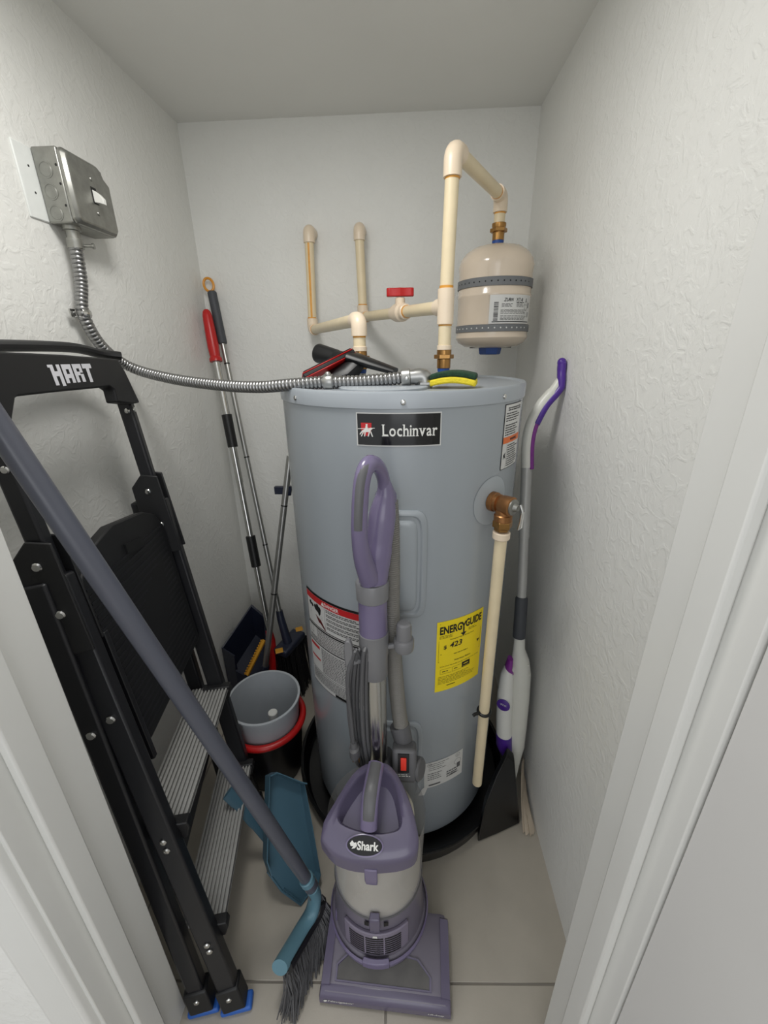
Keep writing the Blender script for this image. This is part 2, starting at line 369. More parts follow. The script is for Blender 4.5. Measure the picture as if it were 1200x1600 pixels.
# brand plate
fn = tfn(-.3, 1.1665); hw = math.radians(16.1) * TR; hh = .0302
bp = MB().rect(fn, -hw, hw, -hh, hh, 16).build('brand_plate', PAPER, wh)
f2 = tfn(-.3, 1.1665, .0012); MB().rect(f2, -hw + .0022, hw - .0022, -hh + .0022, hh - .0022, 16).build('plate_field', BLACKG, bp)
f3 = tfn(-.3, 1.1665, .0016); tx = MB()
def serif_text(mb, body, fn, cx, cy, width, height):
    """Bold lettering with slab serifs added at the feet and heads of the stems."""
    pen = 0.0; polys = []
    for ch in body:
        vs, fs = text2d(ch, .014); x0 = min(p[0] for p in vs); x1 = max(p[0] for p in vs); dx = pen - x0
        polys.append(([(x + dx, y) for x, y in vs], fs)); ys = [p[1] for p in vs]
        def clusters(yy):
            xs = sorted(x + dx for x, y in vs if abs(y - yy) < .03); out = [[xs[0], xs[0]]]
            for x in xs[1:]:
                if x - out[-1][1] > .14: out.append([x, x])
                else: out[-1][1] = x
            return out
        def slab(a, b_, y): polys.append(([(a, y), (b_, y), (b_, y + .045), (a, y + .045)], [(0, 1, 2, 3)]))
        if ch in 'Lhinr':
            for a, b_ in clusters(min(ys)): slab(a - .05, (b_ + .05 if b_ - a < .25 else b_), min(ys))
        if ch == 'v':
            for a, b_ in clusters(max(ys)): slab(a - .05, b_ + .05, max(ys) - .045)
        if ch in 'Lh':
            a, b_ = clusters(max(ys))[0]; slab(a - .06, b_ + (.05 if ch == 'L' else 0), max(ys) - .045)
        if ch in 'nr':
            a, b_ = clusters(min(ys))[0]; slab(a - .06, b_, max(ys) - .08)
        pen += x1 - x0 + .10
    X0 = min(x for p, f in polys for x, y in p); X1 = max(x for p, f in polys for x, y in p); Y0 = min(y for p, f in polys for x, y in p); Y1 = max(y for p, f in polys for x, y in p)
    for p, f in polys: mb.add([fn(cx + (x - (X0 + X1) / 2) * width / (X1 - X0), cy + (y - (Y0 + Y1) / 2) * height / (Y1 - Y0)) for x, y in p], f)
serif_text(tx, 'Lochinvar', f3, .0200, -.001, .1000, .0215)
tx.build('lettering', WHITE, bp, smooth=0)
sh = MB(); sh.add([f3(-.0585 + x, y) for x, y in ((-.010, .012), (.010, .012), (.0095, -.001), (.006, -.008), (0, -.012), (-.006, -.008), (-.0095, -.001))], [tuple(range(7))]); sh.build('shield', REDI, bp, smooth=0)
f4 = tfn(-.3, 1.1665, .0020); kn = MB()
def poly(mb, fn, pts): mb.add([fn(x, y) for x, y in pts], [tuple(range(len(pts)))])
o_ = -.0585
poly(kn, f4, [(o_ - .008, -.002), (o_ - .002, .002), (o_ + .004, .001), (o_ + .009, .004), (o_ + .012, .002), (o_ + .009, -.001), (o_ + .007, -.004), (o_ - .005, -.005)])
poly(kn, f4, [(o_ - .002, .001), (o_ + .003, .001), (o_ + .0025, .007), (o_ - .001, .007)]); poly(kn, f4, [(o_ - .0005, .007), (o_ + .0025, .007), (o_ + .003, .010), (o_ - .001, .010)])
poly(kn, f4, [(o_ - .016, .0005), (o_ + .016, .0025), (o_ + .016, .0035), (o_ - .016, .0017)])
for a, b_ in ((-.006, -.010), (-.003, -.004), (.005, .003), (.007, .011)): poly(kn, f4, [(o_ + a, -.003), (o_ + a + .0022, -.003), (o_ + b_ + .0015, -.0125), (o_ + b_ - .0006, -.0125)])
poly(kn, f4, [(o_ - .008, -.002), (o_ - .006, -.003), (o_ - .012, -.010), (o_ - .013, -.008)]); kn.build('knight_emblem', WHITE, bp, smooth=0)
# warning label on the upper right
wl = tfn(56.4, 1.132); hw = math.radians(8.9) * TR; hh = .066
L = MB().rect(wl, -hw, hw, -hh, hh, 10).build('warning_label', INK, wh)
w2 = tfn(56.4, 1.132, .0012); MB().rect(w2, -hw + .0015, hw - .0015, -hh + .0015, hh - .0015, 10).build('label_paper', PAPER, L)
w3 = tfn(56.4, 1.132, .0016); MB().rect(w3, -hw + .0015, hw - .0015, -.012, .001, 8).build('orange_band', ORANGE, L)
t = MB(); w4 = tfn(56.4, 1.132, .002); t.text('WARNING', w4, .004, -.0055, width=.034, height=.006, bold=.02)
t.dashes(w3, -hw + .012, hw - .006, .052, .060, 2, rnd, .55, .1); t.dashes(w3, -hw + .006, hw - .006, .031, .050, 4, rnd, .42); t.dashes(w3, -hw + .006, hw - .006, .003, .027, 5, rnd, .42)
t.dashes(w3, -hw + .022, hw - .006, -.062, -.015, 10, rnd, .42); t.rect(w3, -hw + .0185, -hw + .0190, -.064, -.013)
poly(t, w3, [(-hw + .006, -.036), (-hw + .015, -.030), (-hw + .013, -.036), (-hw + .016, -.044), (-hw + .011, -.040), (-hw + .006, -.045), (-hw + .008, -.039)]); t.build('print', INK, L, smooth=0)
# danger label and the instructions under it, on the left
th0, th1 = -56.3, -8.0; thc = (th0 + th1) / 2; W = math.radians(th1 - th0) * TR / 2
dg = tfn(thc, .720); hh = .047
L = MB().rect(dg, -W, W, -hh, hh, 20).build('danger_label', INK, wh)
d2 = tfn(thc, .720, .0012); MB().rect(d2, -W + .003, W - .003, -hh + .003, hh - .006, 20).build('label_paper', PAPER, L)
d3 = tfn(thc, .720, .0016); rb = MB().rect(d3, -W + .003, W - .003, .024, .041, 20).build('red_band', REDI, L)
d4 = tfn(thc, .720, .0020); t = MB(); t.text('DANGER', d4, -.012, .0325, width=.046, height=.010, bold=.02); poly(t, d4, [(-.046, .027), (-.035, .027), (-.0405, .038)]); t.build('lettering', WHITE, L, smooth=0)
t = MB(); t.rect(d3, -.0365, -.0358, -.042, .022)
for k in range(5): t.dashes(d3, -.031, W - .010, .013 - k * .0118, .0215 - k * .0118, 2, rnd, .5, .45)
for cx, cy, r in ((-.095, .012, .006), (-.086, .009, .005), (-.072, .010, .007), (-.063, .014, .007), (-.055, .010, .006)):
    poly(t, d3, [(cx + r * math.cos(a * .7854) * (.7 if a % 2 else 1), cy + r * math.sin(a * .7854) * 1.2) for a in range(8)])
poly(t, d3, [(-.078, .009), (-.050, .008), (-.052, -.003), (-.058, -.010), (-.062, -.002), (-.074, .002)])
for k in range(3): poly(t, d3, [(-.098, -.006 - k * .0045), (-.045, -.008 - k * .004), (-.045, -.0085 - k * .004), (-.098, -.0066 - k * .0045)])
t.build('print', INK, L, smooth=0)
t = MB()
for k in range(4): poly(t, d3, [(-.074 + k * .006, -.012 - k * .002), (-.071 + k * .006, -.012 - k * .002), (-.056 + k * .004, -.030), (-.061 + k * .004, -.030)])
poly(t, d3, [(-.064, -.024), (-.050, -.022), (-.037, -.038), (-.037, -.044)]); t.build('hand_pictogram', mat('dark_red_ink', (.35, .06, .07), .5), L, smooth=0)
ig = tfn(thc, .578); hh = .095
L = MB().rect(ig, -W, W, -hh, hh, 20).build('instruction_label', PAPER, wh)
i2 = tfn(thc, .578, .0012); t = MB()
t.rect(i2, -W, W, .0405, .044, 20); t.rect(i2, -W, W, -.047, -.0457, 20); t.rect(i2, -W, W, .089, .0935, 20); t.rect(i2, -W, W, -.0945, -.0935, 20); t.rect(i2, -.018, .03, -.0925, -.084, 4)
t.dashes(i2, -.075, W - .004, .060, .088, 6, rnd, .36); t.build('print', INK, L, smooth=0)
t = MB(); t.dashes(i2, -W + .006, W - .004, .046, .060, 3, rnd, .5, .1); t.dashes(i2, -.062, W - .004, -.042, .036, 16, rnd, .5, .15, (.002, .009)); t.dashes(i2, -W + .006, W - .004, -.083, -.050, 8, rnd, .5, .1, (.002, .009))
t.rect(i2, -W + .008, -W + .024, .066, .067); t.rect(i2, -W + .008, -W + .024, .086, .087); t.rect(i2, -W + .008, -W + .009, .066, .087); t.rect(i2, -W + .023, -W + .024, .066, .087); t.build('small_print', INKG, L, smooth=0)
t = MB(); t.rect(i2, -W + .004, -.070, .024, .033, 4); t.rect(i2, -W + .004, -.070, -.012, -.006, 4); t.build('red_print', REDI, L, smooth=0)
# energy label
eth = 30.6; hw = math.radians(13.4) * TR; hh = .0985; eg = tfn(eth, .647)
L = MB().rect(eg, -hw, hw, -hh, hh, 12).build('energy_label', YEL, wh)
e2 = tfn(eth, .647, .0013); t = MB()
t.text('ENERG', e2, -.0295, .0745, width=.056, height=.0215, bold=.035); t.text('GUIDE', e2, .0335, .0775, width=.050, height=.0215, bold=.035)
t.text('Y', e2, .0035, .0725, width=.0155, height=.0235, bold=.035); poly(t, e2, [(-.0045, .055), (.0125, .055), (.004, .046)]); t.rect(e2, .0020, .006, .053, .068)
t.text('423', e2, -.0150, .0300, width=.033, height=.0150, bold=.02, shear=.15); t.text('$', e2, -.0430, .0270, width=.0075, height=.0120, bold=.02)
t.text('Estimated Yearly Energy Cost', e2, .002, .0455, width=.066, height=.0040, bold=.01)
t.rect(e2, -.054, .052, .0085, .0100); poly(t, e2, [(.047, .016), (.057, .016), (.052, .009)])
t.text('First Hour Rating', e2, .006, -.0165, width=.046, height=.0050, bold=.02); t.text('(How much hot water you get in the first hour of use)', e2, .001, -.0265, width=.110, height=.0034, bold=.01)
t.rect(e2, .0050, .0290, -.0470, -.0315); t.dashes(e2, -.058, .050, -.078, -.054, 6, rnd, .22, .4); t.rect(e2, -.035, -.012, -.0855, -.0835); t.rect(e2, -.058, .058, .0915, .0922)
t.dashes(e2, -.058, -.020, .052, .061, 3, rnd, .3); t.dashes(e2, .018, .045, .055, .063, 2, rnd, .3); t.dashes(e2, -.020, .030, .0015, .0045, 1, rnd, .5)
for a, b_ in ((-.053, -.024), (-.022, .004)): t.rect(e2, a, b_, -.0350, -.0345); t.rect(e2, a, b_, -.0480, -.0475); t.rect(e2, a, a + .0005, -.0480, -.0345); t.dashes(e2, a + .005, b_ - .006, -.043, -.0395, 1, rnd, .6)
t.rect(e2, -.059, .059, -.0120, -.0114); t.rect(e2, -.059, -.0585, -.012, .048); t.rect(e2, .0585, .059, -.012, .048)
t.build('print', INK, L, smooth=0)
e3 = tfn(eth, .647, .0017); t = MB(); t.rect(e3, .0095, .0235, -.0385, -.0365); t.rect(e3, .0070, .0270, -.0445, -.0438); t.build('box_lettering', YEL, L, smooth=0)
# rating plate
rp_ = tfn(25.0, .272, tilt=.02); hw = math.radians(11.9) * TR
L = MB().rect(rp_, -hw, hw, -.046, .046, 10).build('rating_plate', PAPER, wh)
rp2 = tfn(25.0, .272, .0012, tilt=.02); t = MB(); t.dashes(rp2, -.045, .020, .014, .042, 4, rnd, .25, .5); t.dashes(rp2, -.048, -.005, -.020, .008, 4, rnd, .35, .3, (.003, .008)); t.dashes(rp2, .006, .048, -.030, -.005, 3, rnd, .5, .3)
t.text('CSA', rp2, -.043, .037, width=.006, height=.004); t.text('UL', rp2, .040, .036, width=.006, height=.006); t.rect(rp2, -.045, -.012, -.040, -.035, 3); t.rect(rp2, .018, .034, -.028, -.022); t.rect(rp2, .038, .049, -.012, .006)
for cx, cy, r in ((-.043, .037, .0062), (.040, .036, .0072), (.040, .012, .011)):
    for k in range(16):
        a0, a1 = k * math.pi / 8, (k + 1) * math.pi / 8
        poly(t, rp2, [(cx + r * math.cos(a0), cy + r * math.sin(a0)), (cx + r * math.cos(a1), cy + r * math.sin(a1)), (cx + (r - .0008) * math.cos(a1), cy + (r - .0008) * math.sin(a1)), (cx + (r - .0008) * math.cos(a0), cy + (r - .0008) * math.sin(a0))])
t.build('print', INKG, L, smooth=0)
t = MB(); f5 = tfn(12.6, .222, .0010); poly(t, f5, [(-.012, -.020), (.004, -.022), (.012, .002), (.010, .012), (-.002, .004)]); t.build('torn_corner', PAPER, L, smooth=0)
# junction plate on the lid, and the loops of the temperature valve
jb = MB(); jc = P(600, 603, Y=.845); jc.z = 1.229
jb.lathe([(.088, 0), (.088, .004), (.084, .006)], jc, n=40); jb.build('junction_cover', STEELT, wh)
# relief valve, on the right-hand side of the jacket
vt, vz = 43.0, 1.006; vn = (T(vt, 0, 1) - T(vt, 0, 0)); vp = T(vt, vz)
def disc(u): a = 2 * math.pi * u / 40; return tfn(vt, vz, .0012)(.052 * math.cos(a), .052 * math.sin(a))
m_ = MB(); m_.add([tfn(vt, vz, .0022)(0, 0)] + [disc(u) for u in range(40)] , [(0, 1 + k, 1 + (k + 1) % 40) for k in range(40)]); m_.build('valve_escutcheon', mat('clear_grey_vinyl', (.66, .69, .71), .35), wh)
rv = MB(); rv.lathe([(.0205, .002), (.0205, .012), (.0185, .013), (.0185, .020), (.0155, .021), (.0165, .024), (.019, .028), (.020, .050), (.017, .052)], vp, vn, 24); rv.lathe([(.0165, .0), (.0165, .020), (.0185, .022), (.0185, .034)], vp + vn * .032, (0, 0, -1), 24)
rvo = rv.build('relief_valve', BRONZE, wh)
c2 = vp + vn * .052; hx = MB(); hx.lathe([(.0190, -.034), (.0205, -.036), (.0205, -.048), (.0165, -.050), (.0165, -.056)], V((vp + vn * .032)), (0, 0, 1), 6); hx.build('hex_nut', BRASS, rvo, smooth=20, bevel=.001)
tg = MB(); tg.lathe([(.0165, 0), (.0165, .003), (.009, .0045), (.006, .012)], c2, vn, 20); tg.build('metal_tag', GALV, rvo)
lv = MB(); sd = vn.cross(V((0, 0, 1))).normalized(); a_ = c2 + vn * .014 - sd * .004
lv.tube([a_ + V((0, 0, .008)), a_ + vn * .006 + V((0, 0, -.004)), a_ + vn * .004 + V((0, 0, -.030)), a_ + vn * .001 + V((0, 0, -.044)), a_ + sd * -.012 + V((0, 0, -.044)), a_ + sd * -.014 + V((0, 0, -.01))], .0026, 8); lv.build('lever', CHROME, rvo)

# drip pipe under the relief valve
dx = vp + vn * .032; zt = vz - .055
dp = thing('drip_pipe', 'straight cream plastic drip pipe running down from the brass relief valve', 'pipe', (dx.x, dx.y, .17))
MB().lathe([(.0165, zt - .004), (.0180, zt - .006), (.0180, zt - .018), (.0165, zt - .020)], (dx.x, dx.y, 0), n=20).build('coupling', CPVCF, dp)
MB().lathe([(.0128, zt - .018), (.0128, .195), (.0110, .195), (.0110, .21)], (dx.x, dx.y, 0), n=20, cap1=True).build('pipe', CPVC, dp)
cl = MB(); cz = .455; cl.tube([V((dx.x + .0142 * math.cos(a), dx.y + .0142 * math.sin(a), cz + .002 * math.sin(a))) for a in [k * math.pi / 12 for k in range(24)]], .0042, 8, closed=True)
q = V((dx.x, dx.y, cz)); lft = V((-.80, -.45, 0)).normalized(); cl.tube([q + lft * .0135, q + lft * .028 + V((0, 0, .003)), q + lft * .034 + V((0, 0, .001))], (.0042, .0040, .0045)[0], 8); cl.build('black_clip', BLACK, dp)

# drain pan
PR = .330
pan = MB(); pan.lathe([(.02, .003), (PR - .018, .003), (PR - .012, .008), (PR - .004, .058), (PR + .004, .060), (PR + .006, .056), (PR + .004, .052), (PR, .052), (PR - .008, .0), (.02, .0)], (TX, TY, 0), n=72); pan.solo('drain_pan', PANM, 'round black plastic drain pan on the floor under the grey water heater', 'pan')
MB().lathe([(.20, .0035), (.205, .012), (.205, .0295)], (TX, TY, 0), n=40).build('base_ring', PANM, wh)

# ================================================================== plumbing above the heater
def pipe(parent, a, b, r=.0143, m=None, name='pipe'): return MB().tube([a, b], r, 16).build(name, m or CPVC, parent)
def fit(parent, pts, r=.0180, rad=.018, name='elbow'):
    mb = MB(); elbow(mb, *pts, r, rad, 16); return mb.build(name, CPVCF, parent)
def socket(parent, c, ax, L=.03, r=.0178, name='socket'):
    ax = V(ax).normalized(); mb = MB(); mb.lathe([(r * .86, -L / 2), (r, -L / 2 + .001), (r, L / 2 - .001), (r * .86, L / 2)], c, ax, 18); o = mb.build(name, CPVCF, parent)
    return o
def stain(parent, c, ax, r=.0148, L=.003):
    MB().lathe([(r, -L / 2), (r, L / 2)], c, ax, 16).build('primer_ring', GLUE, parent)
def brass_adapter(parent, base, z0=0.0):
    o = MB(); o.lathe([(.0135, z0), (.0155, z0 + .001), (.0155, z0 + .020), (.0135, z0 + .021)], base, n=18); o.lathe([(.0215, z0 + .021), (.0225, z0 + .022), (.0225, z0 + .029), (.0215, z0 + .030)], base, n=6)
    o.lathe([(.0165, z0 + .030), (.0165, z0 + .040)], base, n=18); o.build('brass_adapter', BRASS, parent, smooth=25)
NX0, NX1 = -.110, .083; NY = 1.016
def nipple(parent, x):
    MB().lathe([(.0125, 1.226), (.0125, 1.262)], (x, NY, 0), n=16).build('steel_nipple', GALV, parent)
    MB().lathe([(.0132, 1.250), (.0140, 1.254), (.0140, 1.264)], (x, NY, 0), n=16).build('blue_thread_tape', BLUEC, parent)
# hot side: heater -> up -> elbow -> back -> riser -> into the wall
hp = thing('hot_water_pipe', 'cream plastic pipe, left of the two, from back wall down to the heater lid', 'pipe', (NX0, NY, 1.226))
nipple(hp, NX0); brass_adapter(hp, (NX0, NY, 1.258)); zz = 1.364
socket(hp, (NX0, NY, 1.302), (0, 0, 1), .012, .0165)
pipe(hp, (NX0, NY, 1.30), (NX0, NY, zz - .02))
R1 = V((-.318, 1.500, 1.366)); A = V((NX0, NY, zz)); dirA = (R1 - A).normalized()
fit(hp, (A - V((0, 0, .034)), A, A + dirA * .030)); pipe(hp, A + dirA * .02, R1 - dirA * .02)
fit(hp, (R1 - dirA * .030, R1, R1 + V((0, 0, .034)))); top = V((R1.x + .008, R1.y, 1.650)); pipe(hp, R1 + V((0, 0, .02)), top - V((0, 0, .02)))
fit(hp, (top - V((0, 0, .034)), top, V((top.x, YB - .002, top.z)))); stain(hp, A - V((0, 0, .036)), (0, 0, 1)); stain(hp, R1 - dirA * .0315, dirA); stain(hp, R1 + V((0, 0, .036)), (0, 0, 1))
t = MB(); t.grid(lambda u, v: V((lerp(R1.x, top.x, (v - R1.z) / (top.z - R1.z)) + .01455 * math.cos(u), R1.y + .01455 * math.sin(u), v)), [-1.75, -1.6, -1.45, -1.3], [R1.z + .036, 1.5, top.z - .036]); t.build('primer_streak', GLUE, hp)
# cold side: heater -> tee -> tall riser -> elbow -> expansion tank ; tee -> valve -> back -> riser -> wall
cp = thing('cold_water_pipe', 'taller cream plastic pipe run with red-handled valve, from heater lid to back wall', 'pipe', (NX1, NY, 1.226))
nipple(cp, NX1); brass_adapter(cp, (NX1, NY, 1.258)); TEE = V((NX1, NY, 1.386))
socket(cp, (NX1, NY, 1.302), (0, 0, 1), .012, .0165)
pipe(cp, (NX1, NY, 1.30), TEE - V((0, 0, .02))); UP = V((NX1 + .004, NY, 1.664))
te = MB(); te.lathe([(.0150, -.036), (.0180, -.035), (.0180, .035), (.0150, .036)], TEE, n=18)
R2 = V((-.148, 1.500, 1.402)); dirB = (R2 - TEE).normalized(); te.lathe([(.0180, .0), (.0180, .034), (.0150, .035)], TEE, dirB, 18); te.build('tee', CPVCF, cp)
pipe(cp, TEE + V((0, 0, .02)), UP - V((0, 0, .02))); EX = V((.238, 1.300, 1.664)); dirC = (EX - UP).normalized()
fit(cp, (UP - V((0, 0, .046)), UP, UP + dirC * .036), .0185, .022); pipe(cp, UP + dirC * .02, EX - dirC * .02)
fit(cp, (EX - dirC * .034, EX, EX - V((0, 0, .036))), .0180, .018); stain(cp, UP - V((0, 0, .048)), (0, 0, 1)); stain(cp, EX - dirC * .036, dirC); stain(cp, TEE + V((0, 0, .038)), (0, 0, 1), .0150, .006); stain(cp, TEE - V((0, 0, .037)), (0, 0, 1)); stain(cp, EX - V((0, 0, .038)), (0, 0, 1))
pipe(cp, TEE + dirB * .02, R2 - dirB * .02); fit(cp, (R2 - dirB * .030, R2, R2 + V((0, 0, .034)))); top2 = V((R2.x - .004, R2.y, 1.652))
pipe(cp, R2 + V((0, 0, .02)), top2 - V((0, 0, .02))); fit(cp, (top2 - V((0, 0, .034)), top2, V((top2.x, YB - .002, top2.z)))); stain(cp, R2 - dirB * .0315, dirB); stain(cp, R2 + V((0, 0, .036)), (0, 0, 1))
BV = TEE + dirB * ((R2 - TEE).length * .45); bv = MB(); bv.lathe([(.0165, -.040), (.0190, -.038), (.0190, -.022), (.0235, -.016), (.0235, .016), (.0190, .022), (.0190, .038), (.0165, .040)], BV, dirB, 20)
bv.lathe([(.0130, .016), (.0130, .034), (.0100, .036)], BV, (0, 0, 1), 16); bvo = bv.build('ball_valve', CPVCF, cp); stain(cp, BV - dirB * .042, dirB, .0155, .005)
hb = MB(); hd = V((1, .05, 0)).normalized(); hc = BV + V((0, 0, .038)); sdv = V((0, 0, 1)).cross(hd)
hb.prism([hc + hd * a + sdv * b_ for a, b_ in ((-.036, -.009), (-.030, -.013), (-.012, -.011), (0, -.015), (.012, -.011), (.030, -.013), (.036, -.009), (.036, .009), (.030, .013), (.012, .011), (0, .015), (-.012, .011), (-.030, .013), (-.036, .009))], (0, 0, .020)); hb.build('handle', RED, bvo, bevel=.002)
t = MB(); t.rect(lambda u, v: BV + V((0, 0, 1)) * (.0192 * math.sin(v)) + (dirB.cross(V((0, 0, 1)))) * (.0192 * math.cos(v)) - dirB * u if 0 else BV - dirB * u + V((0, 0, 1)) * (.0193 * math.sin(v)) - dirB.cross(V((0, 0, 1))) * (.0193 * math.cos(v)), .024, .034, -.9, .3, 1); 
# expansion tank
EXR = .0975; et = thing('expansion_tank', 'beige steel expansion tank with two grey straps hanging from cream pipe', 'tank', (.238, 1.300, 1.285))
ex0 = V((.238, 1.300, 0))
MB().lathe([(.0143, 1.600), (.0143, 1.632)], ex0, n=16).build('connecting_pipe', CPVC, et)
ab = MB(); ab.lathe([(.0165, 1.592), (.0185, 1.598), (.0185, 1.604)], ex0, n=18); ab.lathe([(.0215, 1.584), (.0225, 1.585), (.0225, 1.592), (.0215, 1.593)], ex0, n=6); ab.lathe([(.0155, 1.565), (.0155, 1.585)], ex0, n=18); ab.build('brass_adapter', BRASS, et, smooth=25)
MB().lathe([(.0150, 1.552), (.0155, 1.554), (.0155, 1.566)], ex0, n=18).build('blue_thread_tape', BLUEC, et)
sh_ = [(.012, 1.555), (.040, 1.553), (.064, 1.547), (.083, 1.535), (.0945, 1.520), (.0995, 1.504), (EXR, 1.490), (EXR, 1.465), (EXR, 1.436), (EXR + .0018, 1.433), (EXR + .0018, 1.428), (EXR, 1.425), (EXR, 1.336), (.0995, 1.327), (.092, 1.315), (.074, 1.305), (.045, 1.301), (.012, 1.300)]
MB().lathe(sh_, ex0, n=56).build('shell', BEIGE, et)
for z0, z1 in ((1.449, 1.470), (1.341, 1.359)):
    so = MB().lathe([(EXR + .0005, z0), (EXR + .0028, z0 + .0006), (EXR + .0028, z1 - .0006), (EXR + .0005, z1)], ex0, n=56, cap0=False, cap1=False).build('strap', STRAP, et)
    for k in range(-8, 7):
        a = math.radians(k * 9 - 6); nn = V((math.sin(a), -math.cos(a), 0)); MB().lathe([(.0020, 0), (.0012, .0006)], ex0 + nn * (EXR + .0028) + V((0, 0, (z0 + z1) / 2)), nn, 8).build('strap_hole', INK if z0 > 1.4 else PAPER, so)
MB().lathe([(.033, 1.303), (.030, 1.285), (.027, 1.283)], ex0, n=6).build('blue_cap', BLUEC, et, smooth=20)
MB().box(ex0 + V((0, 0, 1.3015)), (.115, .022, .0025)).build('valve_gasket', BLACK, et)
def efn(th, z, off): return lambda u, v: ex0 + V((math.sin(math.radians(th) + u / EXR) * (EXR + off), -math.cos(math.radians(th) + u / EXR) * (EXR + off), z + v))
ef = efn(22, 1.3955, .003); L = MB().rect(ef, -.064, .064, -.036, .032, 14).build('maker_label', PAPER, et)
e2 = efn(22, 1.3955, .0034); t = MB(); t.text('ZURN', e2, -.0165, .0200, width=.026, height=.0080, bold=.02, shear=.25); t.text('XT-8', e2, .0150, .0205, width=.022, height=.0080, bold=.01)
for k in range(17): t.rect(e2, -.053, -.042, .013 - k * .0026, .013 - k * .0026 + rnd.uniform(.0007, .0019))
t.rect(e2, -.056, .058, -.0325, -.0305, 8); t.dashes(e2, -.034, -.004, .003, .012, 3, rnd, .35, .2); t.dashes(e2, .006, .030, .003, .012, 3, rnd, .35, .2); t.dashes(e2, -.036, .046, -.0135, -.002, 4, rnd, .35, .15); t.dashes(e2, -.036, .046, -.0285, -.0165, 4, rnd, .35, .15); t.dashes(e2, .005, .032, .0125, .0155, 1, rnd, .7, .05)
t.rect(e2, .0505, .0540, .002, .014); t.rect(e2, .0505, .0530, -.020, -.008)
for k in range(20):     # outline of the little tank drawing
    def pt(a, r): return (.040 + r * .0065 * math.cos(a), .0065 + r * .0115 * math.sin(a))
    a0, a1 = k * math.pi / 10, (k + 1) * math.pi / 10; poly(t, e2, [pt(a0, 1), pt(a1, 1), pt(a1, .9), pt(a0, .9)])
t.rect(e2, .0335, .0465, .0085, .0092); t.rect(e2, .0390, .0410, .018, .024); t.build('print', INK, L, smooth=0)
# ================================================================== switch box, conduit
sb = thing('switch_box', 'square galvanised electrical box with a white toggle switch on left wall', 'switch box', (XL, .97, 1.53))
bx = MB().bb(XL + .004, -.648, .915, 1.040, 1.538, 1.658).build('box_body', GALV, sb, bevel=.003)
for k in range(3):
    c = V((-.676, .915, 1.622 - k * .034)); mb = MB(); mb.lathe([(.0135, 0), (.0135, .0006), (.0122, .0006), (.0122, .0002), (.0112, .0002), (.0105, .0007)], c, (0, -1, 0), 24); mb.build('knockout', GALV, bx)
for dx_, dz in ((-.654, .031), (-.654, .002), (-.654, -.032)):
    MB().lathe([(.0024, 0), (.0018, .0004)], (dx_, .915, 1.598 + dz), (0, -1, 0), 10).build('screw_hole', INK, bx)
cvp = [(.915, 1.545), (.922, 1.538), (1.034, 1.538), (1.040, 1.545), (1.040, 1.632), (1.024, 1.642), (1.018, 1.654), (1.010, 1.659), (.922, 1.658), (.915, 1.651)]
cv = MB(); cv.loft([[V((-.648, y, z)) for y, z in cvp], [V((-.642, y, z)) for y, z in cvp], [V((-.634, lerp(.9775, y, .90), lerp(1.598, z, .90))) for y, z in cvp]]); cvo = cv.build('cover_plate', GALV, sb, bevel=.002)
for y, z in ((.926, 1.646), (.926, 1.550), (1.030, 1.548)): screw(cvo, (-.6425, y, z), (1, 0, 0), .0060, GALV)
for z in (1.626, 1.568): screw(cvo, (-.634, .978, z), (1, 0, 0), .0038, GALV)
MB().bb(-.635, -.6328, .971, .985, 1.584, 1.612).build('toggle_slot', INK, cvo)
tgm = MB(); tgm.loft([[V((-.634, y, z)) for y, z in ((.9725, 1.586), (.9835, 1.586), (.9835, 1.608), (.9725, 1.608))], [V((-.622, y, z)) for y, z in ((.9735, 1.584), (.9825, 1.584), (.9825, 1.600), (.9735, 1.600))], [V((-.615, y, z)) for y, z in ((.9735, 1.582), (.9825, 1.582), (.9825, 1.592), (.9735, 1.592))]]); tgm.build('toggle', WHITE, cvo, bevel=.001)
sl = MB(); sl.box((XL + .001, .900, 1.598), (.0045, .05, .118)); sl.build('sealant_patch', PUTTY, sb, bevel=.002)
for z in (1.624, 1.583): MB().lathe([(.0022, 0), (.0015, .0004)], (XL + .0035, .901, z), (1, 0, 0), 8).build('nail_hole', INK, sb)
# flexible conduit
fc = thing('flexible_conduit', 'ribbed flexible steel conduit sagging from the switch box to heater lid', 'conduit', (-.668, .925, 1.24))
c0 = V((-.672, .940, 1.512)); jx = P(632, 593, Y=.845); jx.z = max(jx.z, 1.249)
pts = [c0, V((-.674, .932, 1.44)), P(130, 490, X=-.674), P(160, 542, X=-.676), P(205, 574, X=-.664), P(265, 591, Y=.985), P(335, 601, Y=.93), P(400, 605, Y=.88), P(455, 601, Y=.85), P(500, 597.5, Y=.848), P(560, 596, Y=.846), jx]
path = smoothpath(pts, 12); mb = MB(); corrugated(mb, path, .0098, .0122, .0082, 14); mb.build('conduit_tube', CONDUIT, fc, smooth=60)
mb = MB(); mb.lathe([(.0150, 1.500), (.0150, 1.517), (.0125, 1.518), (.0125, 1.530), (.0165, 1.531), (.0165, 1.538)], (c0.x, c0.y, 0), n=16); cno = mb.build('connector', GALV, fc); MB().lathe([(.0032, -.026), (.0032, .004), (.0055, .005), (.0055, .009)], (c0.x + .022, c0.y + .01, 1.506), (1, .3, 0), 10).build('clamp_screw', GALV, cno)
q = P(130, 490, X=-.674); mb = MB(); mb.tube([q + V((.0132 * math.cos(a), .0132 * math.sin(a), .0)) for a in [k * math.pi / 8 - .9 for k in range(12)]], (.0025), 6, flat=(0, 0, 1)); mb.v = [V((p.x, p.y, q.z + (p.z - q.z) * 3)) for p in mb.v]; mb.box(q + V((-.012, -.014, 0)), (.003, .014, .016)); mb.build('pipe_strap', CHROME, fc); 
